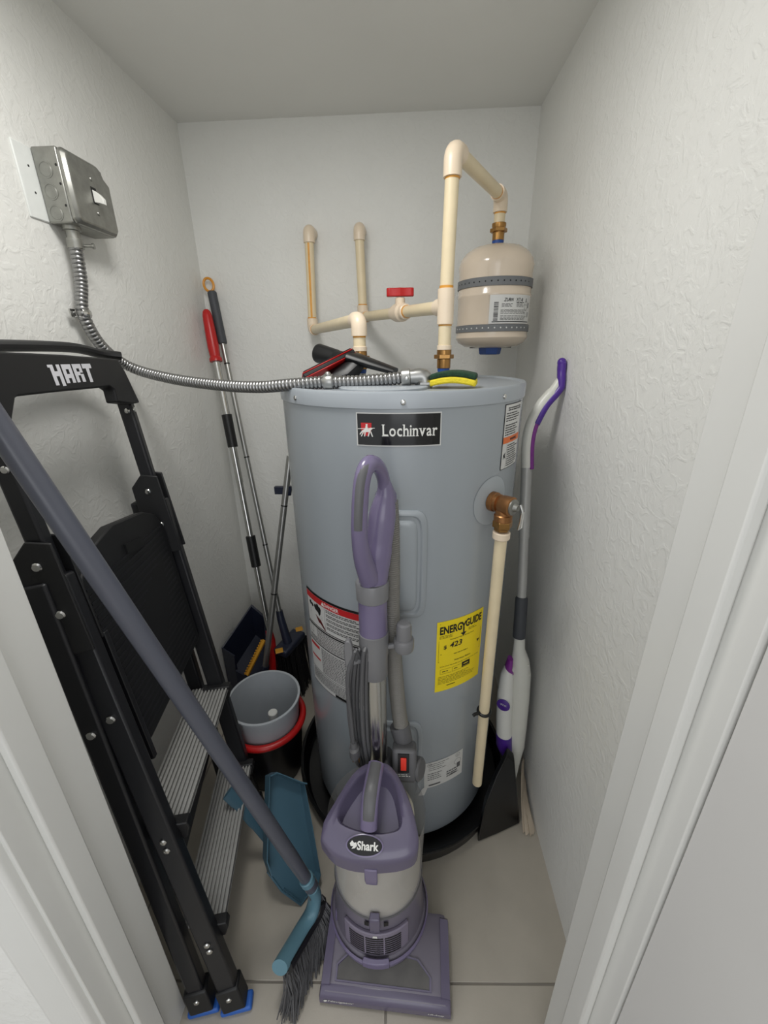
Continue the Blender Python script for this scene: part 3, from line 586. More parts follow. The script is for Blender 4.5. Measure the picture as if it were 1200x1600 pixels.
q = P(500, 592, Y=.848); mb = MB(); mb.lathe([(.0145, -.009), (.0152, -.008), (.0152, .008), (.0145, .009)], path[-12 * 2 + 2], (path[-21] - path[-23]), 16); mb.ball(path[-22] + V((0, -.004, .014)), .0065); mb.build('clamp', ALU, fc)
jd = (jx - pts[-2]).normalized(); mb = MB(); mb.lathe([(.0155, -.006), (.0165, -.004), (.0165, .010), (.0140, .012), (.0140, .034)], jx, jd, 16)
e_ = jx + jd * .040; elbow(mb, jx + jd * .02, e_, e_ - V((0, 0, .022)), .0150, .010, 14); eo = mb.build('angle_connector', ALU, fc)
MB().lathe([(.0185, 0), (.0195, .002), (.0195, .006)], V((e_.x, e_.y, 1.2345)), n=6).build('lock_nut', ALU, eo, smooth=20); screw(eo, jx + V((.004, -.0165, 0)), (0, -1, 0), .0045)

# ================================================================== things lying on the heater lid
# sponge: yellow foam with a green scouring layer
so_ = V((.090, .842, 1.2295)); ang = math.radians(-12)
def sp(u, v, z):
    bend = .012 * (1 - (u / .046) ** 2) * (1 if u < .02 else .8) if 0 else .010 * math.cos(u / .046 * 1.3)
    return so_ + V((u * math.cos(ang) - v * math.sin(ang), u * math.sin(ang) + v * math.cos(ang), z + bend))
spt = thing('sponge', 'yellow sponge with dark green scouring side lying on heater lid', 'sponge', so_)
us = [-.043 + .086 * i / 12 for i in range(13)]
for nm, z0, z1, m_ in (('foam', .0, .012, SPY), ('scouring_pad', .012, .022, SPG)):
    mb = MB(); mb.loft([[sp(u, -.030, z0 - .009 * (1 if nm == 'foam' else 1) * 0), sp(u, .030, z0), sp(u, .030, z1), sp(u, -.030, z1 )] for u in us]); mb.build(nm, m_, spt, bevel=.003)
# vacuum floor tool: black neck, wedge body with red lips
ft = thing('floor_tool', 'black vacuum floor nozzle with red bumper strips lying on heater lid', 'vacuum tool', (-.18, 1.02, 1.2295))
a = P(474, 592, Y=.93); a.z = max(a.z, 1.236); b_ = P(552, 553, Y=.99)
dirT = (b_ - a).normalized(); sdT = V((.25, .95, -.1)); sdT = (sdT - dirT * sdT.dot(dirT)).normalized(); upT = dirT.cross(sdT); upT = upT if upT.z > 0 else -upT
def bar(o0, o1, wd, ht, off, m_, nm, par, bev=.002):
    mb = MB(); mb.beam(a + dirT * o0 + upT * off, a + dirT * o1 + upT * off, wd, ht, sdT); return mb.build(nm, m_, par, bevel=bev)
Lt = (b_ - a).length
bar(0, Lt, .034, .009, 0, BLACK, 'sole_plate', ft); bar(.0, Lt - .002, .036, .0030, .0055, RED, 'red_strip', ft); bar(.0, Lt, .036, .0030, -.0055, RED, 'red_strip', ft); bar(.004, Lt - .004, .030, .004, .0085, BLACK, 'bumper', ft)
nk = P(497, 552, Y=1.06); mb = MB(); dn_ = (P(535, 562, Y=1.02) - nk).normalized(); mb.lathe([(.017, .0), (.0215, .0005), (.0225, .004), (.0215, .020), (.0190, .060)], nk, dn_, 24); mb.build('neck_tube', BLACK, ft)
mb = MB(); mb.tube(smoothpath([nk + dn_ * .05, P(545, 565, Y=1.0), P(560, 575, Y=.985)], 6), [.018] * 6 + [.020] * 7, 16); mb.build('swivel', BLACK, ft)
bk = MB(); p0 = P(548, 558, Y=.985); p1 = P(618, 582, Y=.955); p1.z = 1.2555
bk.tube([p0, lerp(p0, p1, .5), p1], [(.014, .030), (.011, .026), (.008, .018)], 16, flat=(0, 0, 1)); bk.build('rear_shell', BLACK, ft)
mb = MB(); p2 = P(530, 590, Y=.97); p2.z = 1.2505; mb.tube([P(555, 568, Y=.985), p2 + V((.015, 0, .004)), p2 + V((-.02, 0, -.004))], [(.020, .03), (.020, .032), (.012, .03)], 14, flat=(0, 0, 1)); mb.build('wheel_housing', BLACK, ft)

# ================================================================== step ladder
ld = thing('step_ladder', 'folded black step ladder with grey ribbed treads leaning on left wall', 'step ladder', (-.45, .62, 0))
N0, N1 = V((-.356, .418, .0)), V((-.578, .552, 1.20)); G0, G1 = V((-.440, .800, .0)), V((-.612, .893, 1.225))
def RN(z): return lerp(N0, N1, z / N1.z)
def RG(z): return lerp(G0, G1, z / G1.z)
across = (G0 - N0).normalized(); upv = (N1 - N0).normalized(); front = upv.cross(across); front = front if front.x > 0 else -front
def rail(f, z0, z1, wd, ht, nm, off=0, m_=None):
    mb = MB(); mb.beam(f(z0) + front * off, f(z1) + front * off, ht, wd, across); return mb.build(nm, m_ or LADB, ld, bevel=.0045, seg=2)
zb = .985
rail(RN, .055, zb, .040, .026, 'front_rail'); rail(RG, .055, zb, .040, .026, 'front_rail')
rail(RN, zb - .01, 1.215, .028, .022, 'upper_rail', -.004); rail(RG, zb - .01, 1.225, .028, .022, 'upper_rail', -.004)
# rear legs folded behind
B0, B1 = V((-.424, .412, 0)), V((-.556, .512, .98)); H0, H1 = V((-.520, .815, 0)), V((-.622, .872, .98))
def BN(z): return lerp(B0, B1, z / B1.z)
def BG(z): return lerp(H0, H1, z / H1.z)
rail(BN, .055, .98, .034, .026, 'rear_leg'); rail(BG, .055, .98, .034, .026, 'rear_leg')
mb = MB(); mb.beam(BN(.30), BG(.30), .03, .016, upv); mb.build('rear_crossbar', LADB, ld, bevel=.003)
# feet
for f in (RN, BN, RG, BG):
    p = f(.03); q = f(.065); base = f(.0)
    mb = MB(); mb.beam(base + V((0, 0, .014)), f(.072), .048, .034, front); ft_ = mb.build('foot', LADP, ld, bevel=.004)
    mb = MB(); mb.beam(base + V((-.004, 0, .007)) - front * .028, base + V((.006, 0, .007)) + front * .028, .030, .014, across); mb.build('blue_sole', BLUEF, ft_, bevel=.004)
    screw(ft_, f(.052) - across * .0172, -across, .0060)
# riveted hinge plates
for f, sg in ((RN, -1), (RG, 1)):
    c = f(.965); mb = MB(); s_ = across * (sg * .0135)
    pts = [c + upv * a + front * b_ for a, b_ in ((.075, .022), (.085, -.012), (.060, -.040), (-.055, -.044), (-.105, -.018), (-.105, .022))]
    mb.prism([p + s_ for p in pts], across * (sg * .005)); o = mb.build('hinge_plate', LADP, ld, bevel=.002)
    mb = MB(); mb.prism([p - s_ * 1.0 for p in pts], across * (-sg * .004)); o2 = mb.build('hinge_plate', LADP, ld, bevel=.002)
    for a, b_ in ((.045, -.008), (-.035, -.004)):
        screw(o, c + upv * a + front * b_ + across * (sg * .0185), across * sg, .0075, name='rivet'); screw(o2, c + upv * a + front * b_ - across * (sg * .0175), -across * sg, .0065, name='rivet')
for f, z, k in ((RN, .735, .0135), (BN, .715, .0132), (RN, .470, .0135), (RN, .450, .0135), (RN, .205, .0135), (RN, .188, .0135)):
    screw(ld, f(z) - across * k, -across, .0078 if z > .7 else .0065, name='rivet')
# top handle with maker's name
tp0 = V((-.575, .535, 1.205)); tp1 = V((-.612, .908, 1.225)); td = (tp1 - tp0).normalized(); tu = V((-.10, 0, 1)).normalized(); tu = (tu - td * tu.dot(td)).normalized(); tn = td.cross(tu) if td.cross(tu).x > 0 else -td.cross(tu)
Lh = (tp1 - tp0).length
hpx = [(-30, 548), (0, 549), (100, 554), (184, 561), (196, 580), (219, 629), (209, 631), (184, 628), (179, 609), (172, 604), (100, 611), (30, 619), (25, 622), (18, 668), (12, 674), (-34, 664)]
HP = lambda px, py, off=0.0: on_plane(px, py, tp0 + tn * .026, tn) + tn * off
mb = MB(); mb.prism([HP(*p, -.024) for p in hpx], tn * .024); hn = mb.build('top_handle', LADP, ld, bevel=.003)
mb = MB(); mb.tube(smoothpath([tp0 + td * a + tu * b_ - tn * c for a, b_, c in ((-.06, .090, -.016), (.0, .108, .010), (.12, .106, .022), (Lh - .10, .096, .022), (Lh - .035, .080, .010), (Lh - .01, .070, -.016))], 6), [(.009, .016)] * 31, 10, flat=(0, 0, 1)); mb.build('grip_rail', LADP, hn)
hA_, hB_ = HP(81, 587, .0004), HP(146, 583, .0004); hu_ = (hB_ - hA_).normalized(); hv_ = (tu - hu_ * tu.dot(hu_)).normalized(); hw_t = (hB_ - hA_).length
hf = lambda u, v: hA_ + hu_ * u + hv_ * v
t = MB(); cw, chh = hw_t / 4.25, .030
def blk(k, *rects):      # block capitals drawn from strokes, one cell each
    for x0, x1, y0, y1 in rects: poly(t, hf, [(cw * (k * 1.06 + x0), -.0135 + chh * y0), (cw * (k * 1.06 + x1), -.0135 + chh * y0), (cw * (k * 1.06 + x1), -.0135 + chh * y1), (cw * (k * 1.06 + x0), -.0135 + chh * y1)])
blk(0, (.05, .37, -.06, 1), (.65, .97, -.12, 1), (.37, .65, .40, .66), (-.12, .05, .86, 1))
blk(1, (.06, .38, 0, 1), (.66, .98, 0, 1), (.38, .66, .74, 1), (.38, .66, .26, .48))
blk(2, (.06, .38, 0, 1), (.66, .96, .52, 1), (.38, .66, .76, 1), (.38, .66, .38, .58), (.64, .98, 0, .44))
blk(3, (.02, 1.02, .74, 1), (.36, .70, -.05, .74))
t.build('lettering', mat('silver_print', (.80, .80, .82), .5), hn, smooth=0)
for f, z in ((RG, 1.185), (RN, 1.150)): screw(ld, f(z) + front * .008, front, .0065, name='rivet'); screw(ld, f(z) - across * .0125, -across, .0060, name='rivet')
# platform folded into the frame, with raised ribs
pz0, pz1 = .63, 1.005
def plf(u, z, off=0.0): return lerp(RN(z) + across * .022, RG(z) - across * .022, u) + front * off
ol = [(0, pz0), (.12, pz0 - .006), (1, pz0), (1, .93), (.93, .965), (.80, .985), (.45, 1.000), (.20, .985), (.06, .955), (0, .90)]
mb = MB(); mb.loft([[plf(u, z, -.020) for u, z in ol], [plf(u, z, .004) for u, z in ol]]); pf = mb.build('platform', LADP, ld, bevel=.003)
for k in range(24):
    z = pz0 + .016 + k * .0125
    mb = MB(); mb.beam(plf(.06, z, .0045), plf(.94, z, .0045), .0045, .0020, upv); mb.build('rib', LADB, pf)
mb = MB(); mb.prism([plf(u, z, .004) for u, z in ((.48, .955), (.66, .945), (.66, .925), (.48, .935))], front * .004); mb.build('handle_slot', BLACK, pf)
mb = MB(); mb.beam(plf(.05, .60, .006), plf(.05, .86, .006), .012, .012, across); mb.build('link_arm', LADB, pf, bevel=.002)
# aluminium treads: ribbed top, front skirt, black end caps
def tread(z, dep):
    a0 = RN(z) + across * .016; a1 = RG(z) - across * .016; fx = V((front.x, front.y, 0)).normalized(); back = -.058; nose = back + dep
    mb = MB(); mb.prism([a0 + fx * back + V((0, 0, -.006)), a0 + fx * nose + V((0, 0, -.006)), a0 + fx * nose + V((0, 0, -.003)), a0 + fx * back + V((0, 0, -.003))], a1 - a0); tr = mb.build('tread', TREADG, ld)
    nr = 11
    for k in range(nr):
        xx = back + .004 + (dep - .008) * k / (nr - 1); mb = MB(); mb.beam(a0 + fx * xx + V((0, 0, .0005)), a1 + fx * xx + V((0, 0, .0005)), .0044, .0055, fx); mb.build('tread_rib', TREAD, tr)
    mb = MB(); mb.prism([a0 + fx * nose + V((0, 0, -.001)), a0 + fx * (nose - .004) + V((0, 0, -.001)), a0 + fx * (nose - .018) + V((0, 0, -.042)), a0 + fx * (nose - .014) + V((0, 0, -.042))], a1 - a0); mb.build('front_skirt', mat('tread_edge_%d' % int(z * 100), (.30, .30, .30), .4, .6), tr)
    mb = MB(); mb.prism([a0 + fx * back + V((0, 0, -.006)), a0 + fx * (back + .004) + V((0, 0, -.006)), a0 + fx * (back + .004) + V((0, 0, -.045)), a0 + fx * back + V((0, 0, -.045))], a1 - a0); mb.build('rear_skirt', ALU, tr)
    for p, sg in ((a0, 1), (a1, -1)):
        mb = MB(); mb.prism([p + fx * c + V((0, 0, h)) - across * (sg * .010) for c, h in ((-.030, .006), (nose + .004, .006), (nose + .007, -.008), (nose - .002, -.034), (nose - .012, -.036), (nose - .012, -.014), (-.030, -.020))], across * (sg * .020)); mb.build('end_cap', LADP, tr, bevel=.002)
tread(.475, .092); tread(.215, .090)
# ================================================================== broom with teal head
br = thing('broom', 'broom with thick slate grey handle and teal angled head in front', 'broom', (-.21, .48, 0))
hb0 = P(482, 1378, Y=.552); ht0 = P(20, 700, Y=.478); dH = (ht0 - hb0).normalized(); htop = ht0 + dH * .10
mb = MB(); mb.tube([hb0, hb0 + dH * .10, lerp(hb0, htop, .4), lerp(hb0, htop, .75), htop], [.0125, .0145, .0155, .0160, .0155], 20); mb.build('handle', HANDG, br)
mb = MB(); mb.lathe([(.0145, -.005), (.0165, -.004), (.0165, .010), (.0150, .012)], hb0 + dH * .006, dH, 20); mb.build('collar', TEAL, br)
nkp = P(492, 1400, Y=.556); mb = MB(); mb.tube(smoothpath([hb0 + dH * .01, hb0 - dH * .02, nkp], 5), [.0155] * 6 + [.014] * 5, 16); mb.build('socket', HANDG, br)
k0 = P(492, 1398, Y=.556); k1 = P(470, 1455, Y=.505); k2 = P(437, 1512, Y=.430)
mb = MB(); sp_ = smoothpath([hb0 - dH * .018, k0, P(487, 1425, Y=.54), k1, k2], 6); mb.tube(sp_, [(.0145, .0185)] * len(sp_), 14, flat=(0, 0, 1)); hd_ = mb.build('head_block', TEAL, br)
def bl(t): return sp_[min(len(sp_) - 1, max(0, int(round(6 + t * (len(sp_) - 7)))))] 
mb = MB(); mb.tube([p + V((.013, .005, -.010)) for p in sp_[8:]], .013, 10); mb.build('bristle_strip', BLACK, br)
rn = random.Random(5); mb = MB()
f0 = P(516, 1448, Z=.0); f1 = P(446, 1592, Z=.0)
for i in range(760):
    t = rn.random(); ro = sp_[6].lerp(sp_[-1], t) if 0 else bl(t) + V((.010 + rn.uniform(-.006, .006), .004 + rn.uniform(-.004, .004), -.014))
    e = f0.lerp(f1, t) + V((rn.uniform(-.016, .022), rn.uniform(-.016, .016), rn.uniform(.001, .022)))
    m_ = ro.lerp(e, .5) + V((rn.uniform(.0, .012), 0, rn.uniform(0, .006)))
    mb.tube([ro, m_, e], [.0011, .0012, .0013], 4, caps=False)
mb.build('bristles', BRI, br, kind='stuff')

# teal dustpan standing behind the broom
du = thing('dustpan', 'teal blue hand dustpan standing upright behind the broom handle', 'dustpan', (-.30, .68, 0))
c_bt = V((-.262, .592, .006)); c_tl = V((-.372, .752, .250)); c_br = V((-.226, .652, .020))
n_ = (c_tl - c_bt).cross(c_br - c_bt).normalized(); n_ = n_ if n_.y < 0 else -n_
D = lambda px, py, off=0.0: on_plane(px, py, c_bt, n_) + n_ * off
outl = [(415, 1212), (425, 1207), (462, 1222), (470, 1224), (481, 1290), (494, 1362), (486, 1392), (470, 1414), (440, 1392), (418, 1362), (411, 1340), (413, 1280)]
base = [D(*p) for p in outl]; cen = sum(base, V((0, 0, 0))) / len(base)
zfix = min(p.z for p in base); lift = V((0, 0, max(0, .004 - zfix)))
base = [p + lift for p in base]
mb = MB(); mb.prism([p - n_ * .003 for p in base], n_ * .003); pn = mb.build('pan_floor', TEAL_SHADED, du, bevel=.001)
for i0, i1, h in ((9, 13, .034), (0, 3, .040), (3, 6, .022)):
    idx = [k % 12 for k in range(i0, i1 + 1)]; lp = []
    for k in idx:
        p = base[k]; iw = (cen - p).normalized(); lp.append((p, iw))
    mb = MB(); mb.loft([[p - n_ * .003, p + n_ * h - iw * .004, p + n_ * h - iw * .001, p + iw * .003] for p, iw in lp]); mb.build('side_wall', TEAL_SHADED, du)
e0, e1 = base[7], base[8]
mb = MB(); mb.tube([base[6] , e0, e1, base[9]], .0028, 8); mb.build('front_lip', TEAL_SHADED, du)
for k in range(13): 
    p = e0.lerp(e1, .06 + .07 * k); iw = (cen - p).normalized(); MB().beam(p + iw * .002 + n_ * .001, p + iw * .008 + n_ * .004, .0016, .003, e1 - e0).build('comb_tooth', TEAL_SHADED, du)
hA = P(356, 1238, Y=.690); hB = P(412, 1302, Y=.690); mb = MB(); sp2 = smoothpath([hA, P(372, 1254, Y=.690), P(395, 1282, Y=.690), hB + V((.008, 0, -.02))], 5); mb.tube(sp2, [(.005, .017)] * 5 + [(.006, .015)] * 6 + [(.006, .013)] * 5, 12, flat=(.6, -.4, .6)); mb.build('handle', TEAL_SHADED, du)

# ================================================================== bucket with bin inside
BC = V((-.443, .964, 0))
bu = thing('mop_bucket', 'black mop bucket with thick red rim behind the ladder treads', 'bucket', BC)
mb = MB(); mb.lathe([(.088, .0), (.092, .004), (.112, .205), (.112, .215), (.109, .215), (.090, .008), (.02, .008)], BC, n=48, cap0=True, cap1=True); mb.build('bucket_body', PANM, bu)
mb = MB(); mb.tube([BC + V((.1145 * math.cos(a), .1145 * math.sin(a), .214)) for a in [k * math.pi / 24 for k in range(48)]], (.013, .0085) if 0 else .0105, 12, closed=True); mb.build('rim', RED, bu)
bi = MB(); tilt = Matrix.Rotation(math.radians(4), 3, 'Y')
pr = [(.02, .012), (.080, .012), (.084, .02), (.106, .296), (.111, .298), (.111, .303), (.104, .303), (.081, .022), (.02, .018)]
bi.lathe(pr, V((0, 0, 0)), n=48); bi.v = [BC + V((.002, 0, 0)) + p for p in bi.v]
bi.solo('waste_bin', BINM, 'light grey plastic bin nested inside the red-rimmed black bucket', 'bin')
bq = P(426, 1113, Y=.985); bo = thing('small_bottle', 'small clear bottle with white cap standing inside the grey bin', 'bottle', V((bq.x, bq.y, .0185)))
zt = bq.z; p_ = V((bq.x, bq.y, 0)); mb = MB(); mb.lathe([(.022, .0185), (.024, .022), (.024, zt - .07), (.018, zt - .045), (.0125, zt - .035), (.0125, zt - .02)], p_, (0, 0, 1), 18); mb.build('bottle_body', CLEAR, bo); MB().lathe([(.0150, zt - .022), (.0155, zt - .020), (.0150, zt), (.0125, zt + .002)], p_, (0, 0, 1), 18).build('cap', WHITE, bo)

# ================================================================== long handles in the back left corner
def stick(parent, a, b_, r, m_, name='pole', n=14): return MB().tube([a, b_], r, n).build(name, m_, parent)
# mop with red grip
mo = thing('mop', 'long chrome mop pole with red hand grip leaning in back corner', 'mop', (-.50, 1.22, 0))
a = P(322, 484, Y=1.485); b_ = P(425, 1010, Y=1.245); dM = (b_ - a).normalized(); LM = (b_ - a).length
def along(t): return a + dM * t
mb = MB(); mb.tube([along(t) for t in (0, .006, .02, .06, .12, .150, .156, .166)], [.007, .0125, .0155, .0170, .0185, .0165, .0205, .0205], 18); mb.build('hand_grip', RED, mo)
stick(mo, along(.15), along(.58), .0120, CHROME, 'upper_pole'); stick(mo, along(.52), b_, .0108, CHROME, 'lower_pole')
def tpix(y): 
    best = min(range(400), key=lambda i: abs(proj_y(along(LM * i / 399)) - y)); return LM * best / 399
def proj_y(p):
    q = p - CC; z = q.x * _r[2] + q.y * _d[2] - q.z * _n[2]; yy = q.x * _r[1] + q.y * _d[1] - q.z * _n[1]; return 800 + F_PX * yy / z
for y0, y1 in ((648, 699), (838, 885)): MB().tube([along(tpix(y0)), along(tpix(y1))], .0170, 16).build('twist_lock', BLACK, mo, bevel=.001)
e = P(427, 1048, Y=1.215); mb = MB(); mb.tube([along(tpix(985)), along(tpix(1000)), lerp(b_, e, .6), e], [.012, .017, .019, .015], 16); mb.build('red_socket', RED, mo)
mb = MB(); mb.tube([e, e + (e - b_) * .4], .0125, 14); mb.build('metal_ferrule', CHROME, mo)
mo_c = V((e.x + .012, e.y - .006, 0)); mb = MB(); mb.lathe([(.014, e.z + .0), (.028, e.z - .045), (.032, .03), (.030, .002)], mo_c + V((-.012, .0, 0)), n=24); mb.build('mop_head', BRID, mo)
# corner broom: grey grip with orange loop
cb = thing('corner_broom', 'push broom with charcoal grip, orange hanging loop and navy head', 'broom', (-.42, 1.26, 0))
a2 = P(331, 456, Y=1.525); b2 = P(437, 958, Y=1.285); d2_ = (b2 - a2).normalized()
lc = P(326, 445, Y=1.528); ux = V((1, 0, 0)); uy = -d2_
mb = MB(); mb.tube([lc + ux * (.0165 * math.cos(t)) + uy * (.021 * math.sin(t)) for t in [k * math.pi / 14 for k in range(28)]], .0042, 8, closed=True); mb.build('hanging_loop', ORP, cb)
MB().tube([a2, a2 + d2_ * .003, a2 + d2_ * .165, a2 + d2_ * .168], [.0125, .0148, .0148, .0130], 16).build('hand_grip', GRIPG, cb)
pl = stick(cb, a2 + d2_ * .16, b2, .0088, ALU)
for y in (569, 715, 850):
    LL = (b2 - a2).length; tt = min(range(300), key=lambda i: abs(proj_y(a2 + d2_ * (LL * i / 299)) - y)) * LL / 299; MB().lathe([(.0094, -.002), (.0094, .002)], a2 + d2_ * tt, d2_, 14).build('joint_ring', BLACK, pl)
s1 = P(450, 1005, Y=1.265); MB().tube([b2 - d2_ * .01, b2 + d2_ * .02, s1], [.0125, .0140, .0170], 16).build('socket', NAVY, cb)
h0 = P(437, 1022, Y=1.215); h1 = P(468, 988, Y=1.335); hd2 = (h1 - h0).normalized(); up2 = V((0, 0, 1))
mb = MB(); mb.beam(h0, h1, .060, .030, V((1, .2, 0))); hdo = mb.build('head_block', NAVY, cb, bevel=.008, seg=3)
for p in (h0, h1): MB().box(p + V((0, 0, .0158)), (.028, .026, .004), Matrix.Rotation(.4, 3, 'Z')).build('yellow_cap', YELP, hdo, bevel=.003)
mb = MB(); rn = random.Random(9)
for i in range(260):
    t = rn.random(); s_ = rn.uniform(-.026, .026); p = h0.lerp(h1, t) + V((s_, 0, -.014)); e = V((p.x + s_ * .6 + rn.uniform(-.006, .006), p.y + (t - .5) * .03, .002)); mb.tube([p, e], .0022, 4, caps=False)
mb.build('bristles', BRID, cb, kind='stuff')
# upright dustpan with its pole and comb
ud = thing('upright_dustpan', 'navy long-handled dustpan with yellow comb teeth in back left corner', 'dustpan', (-.60, 1.25, 0))
q0 = P(415, 1040, Y=1.172); q1 = P(452, 722, Y=1.31); dq = (q1 - q0).normalized(); stick(ud, q0, q1 + dq * .02, .0108, ALU, 'pole')
for t in (.0,): pass
LQ = (q1 - q0).length
for y in (790, 927):
    tt = min(range(300), key=lambda i: abs(proj_y(q0 + dq * (LQ * i / 299)) - y)) * LQ / 299; MB().lathe([(.0114, -.002), (.0114, .002)], q0 + dq * tt, dq, 14).build('joint_ring', BLACK, ud)
cq = P(449, 766, Y=1.30); mb = MB(); mb.lathe([(.0145, -.016), (.0150, -.015), (.0150, .015), (.0145, .016)], cq, dq, 16); mb.box(cq + V((-.024, -.004, .002)), (.034, .016, .026)); mb.build('clip', NAVY, ud, bevel=.003)
hood = [P(346, 1012, Y=1.22), P(393, 944, Y=1.40), P(414, 962, Y=1.38), P(416, 1000, Y=1.30), P(412, 1050, Y=1.21), P(385, 1058, Y=1.16), P(368, 1048, Y=1.16), P(366, 1025, Y=1.17)]
mb = MB(); mb.loft([hood, [V((p.x, p.y, max(.004, p.z - .15))) for p in hood]], True, True); 
mb = MB(); bot = [V((p.x, p.y, .004)) for p in hood]; inn = [lerp(p, sum(hood, V((0, 0, 0))) / 8, .06) for p in hood]; innb = [V((p.x, p.y, max(.012, p.z - .14))) for p in inn]
mb.loft([bot, hood, inn, innb], True, True); mb.build('hood', NAVY, ud, smooth=30)
y0, y1 = P(413, 1000, Y=1.235), P(386, 1055, Y=1.155)
mb = MB(); mb.beam(y0, y1, .012, .008, V((1, 0, .3))); cm_ = mb.build('yellow_comb', YELP, ud)
for k in range(14): p = y0.lerp(y1, (k + .5) / 14); MB().box(p + V((-.008, -.002, .003)), (.006, .004, .007)).build('comb_tooth', YELP, cm_)
mb = MB(); mb.tube([q0, q0 - dq * .06], .014, 12); mb.build('pole_socket', NAVY, ud)

# ================================================================== spray mop on the right
sm = thing('spray_mop', 'white and purple spray mop with silver pole leaning on right wall', 'mop', (.33, .89, 0))
def S(px, py, z_guess):
    """Point on the mop's leaning plane (it leans back and to the wall)."""
    v = ray(px, py); # Y = .880 + .150 * Z
    t = (.880 + .150 * CAM_H) / (v.y - .150 * v.z); return CC + v * t
m0 = S(823, 730, 0); m1 = S(815, 935, 0); m2 = S(811, 995, 0); m3 = S(800, 1172, 0); m4 = S(797, 1236, 0)
stick(sm, m0, lerp(m0, m1, .52), .0135, SILV, 'upper_pole', 18); stick(sm, lerp(m0, m1, .52), m1, .0124, SILV, 'lower_pole', 18)
for sg in (-1, 1): screw(sm, lerp(m0, m1, .47) + V((sg * .0118, 0, 0)), (sg, 0, 0), .003)
MB().tube([m1 + (m1 - m2) * .05, m1, m2, m2 - (m1 - m2) * .02], [.013, .0165, .0172, .014], 18).build('grip_sleeve', GRIPG, sm)
hpth = [m0, S(824, 690, 0), S(831, 660, 0), S(846, 632, 0), S(864, 611, 0), S(876, 592, 0)]
hp_ = smoothpath([p for p in hpth], 6)
mb = MB(); mb.tube(hp_, [(.0138, .0142)] * 12 + [(.0135, .0140)] * 12 + [(.012 - .0035 * k / 7, .012 - .003 * k / 7) for k in range(7)], 16); mb.build('handle', WHIT2, sm)
off = V((.0085, -.0045, -.003)); mb = MB(); mb.tube([p + off for p in hp_[:14]], [(.0085, .0105)] * 14, 10); mb.build('magenta_inlay', MAG, sm)
end = S(884, 566, 0); end.x = min(end.x, XR - .012)
gp = smoothpath([p + off for p in hp_[12::6]] + [S(883, 580, 0), end], 5)
gp = [V((min(p.x, XR - .011), p.y, p.z)) for p in gp]
mb = MB(); mb.tube(gp, [(.0100, .0115)] * (len(gp) - 5) + [(.0105, .0120)] * 4 + [(.008, .009)], 12); mb.ball(gp[-1], .0105); mb.build('violet_grip', VPUR, sm)
# body: lofted sections from neck to nozzle
def sect(px, py, w_px, dep):
    c = S(px, py, 0); e = S(px + w_px, py, 0); hw_ = (e - c).length; return [c + V((hw_ * math.cos(a), 0, 0)) + V((0, dep * math.sin(a), 0)) for a in [2 * math.pi * k / 20 for k in range(20)]]
mb = MB(); mb.loft([sect(812, 992, 8.5, .013), sect(811, 1012, 9, .015), sect(813, 1030, 14, .022), sect(814, 1050, 15.5, .026), sect(812, 1090, 15, .027), sect(809, 1130, 14, .026), sect(806, 1165, 13, .022), sect(803, 1185, 10, .018), sect(799, 1215, 7, .013), sect(797, 1240, 5, .010)]); mb.build('body', WHIT2, sm)
for px, py in ((822, 1030), (823, 1044)): screw(sm, S(px, py, 0) + V((0, -.026, 0)), (.3, -1, 0), .0028, WHIT2)
# cleaning bottle held in the body
bt = lambda px, py, w_, dp_: [p + V((-.004, -.006, 0)) for p in sect(px, py, w_, dp_)]
bt_o = MB(); bt_o.loft([bt(797, 1036, 5, .012), bt(794, 1050, 10, .020), bt(791, 1080, 12, .024), bt(789, 1120, 12, .024), bt(789, 1145, 12, .023)]); bo_ = bt_o.build('solution_bottle', WHITE, sm)
MB().loft([bt(789, 1143, 12.3, .0238), bt(789, 1160, 12.3, .0236), bt(792, 1172, 10, .019)]).build('violet_base', VPUR, bo_)
MB().loft([bt(799, 1026, 4, .012), bt(796, 1040, 6, .016), bt(797, 1048, 7, .016)]).build('magenta_cap', MAG, bo_)
bn = [p for p in (S(787, 1090, 0),)]; bc_ = S(790, 1090, 0); mb = MB(); mb.lathe([(.0185, 0), (.0185, .002), (.017, .003)], bc_ + V((-.012, -.027, 0)), V((-.5, -1, .1)), 20, ); mb.v = [p for p in mb.v]; rb_ = mb.build('violet_badge', VPUR, bo_)
mb = MB(); fnb = plane_fn(bc_ + V((-.0135, -.0305, 0)), (1, -.5, 0), (0, .1, 1)); mb.text('Wet', lambda u, v: fnb(u, v), 0, .003, width=.018, height=.007); mb.build('lettering', WHITE, rb_, smooth=0)
# swivel and flat mop head
MB().tube([S(797, 1235, 0), S(796, 1262, 0)], [.009, .007], 12).build('swivel_joint', GRIPG, sm)
hdc = S(796, 1262, 0)
mhp = [P(793, 1180, Y=.850), P(804, 1190, Y=.845), P(812, 1287, Z=.003), P(776, 1304, Z=.003), P(746, 1316, Z=.003), P(757, 1262, Y=.762), P(776, 1215, Y=.800)]
MB().prism(mhp, (.004, .028, 0)).build('mop_head', PANM, sm, bevel=.004)
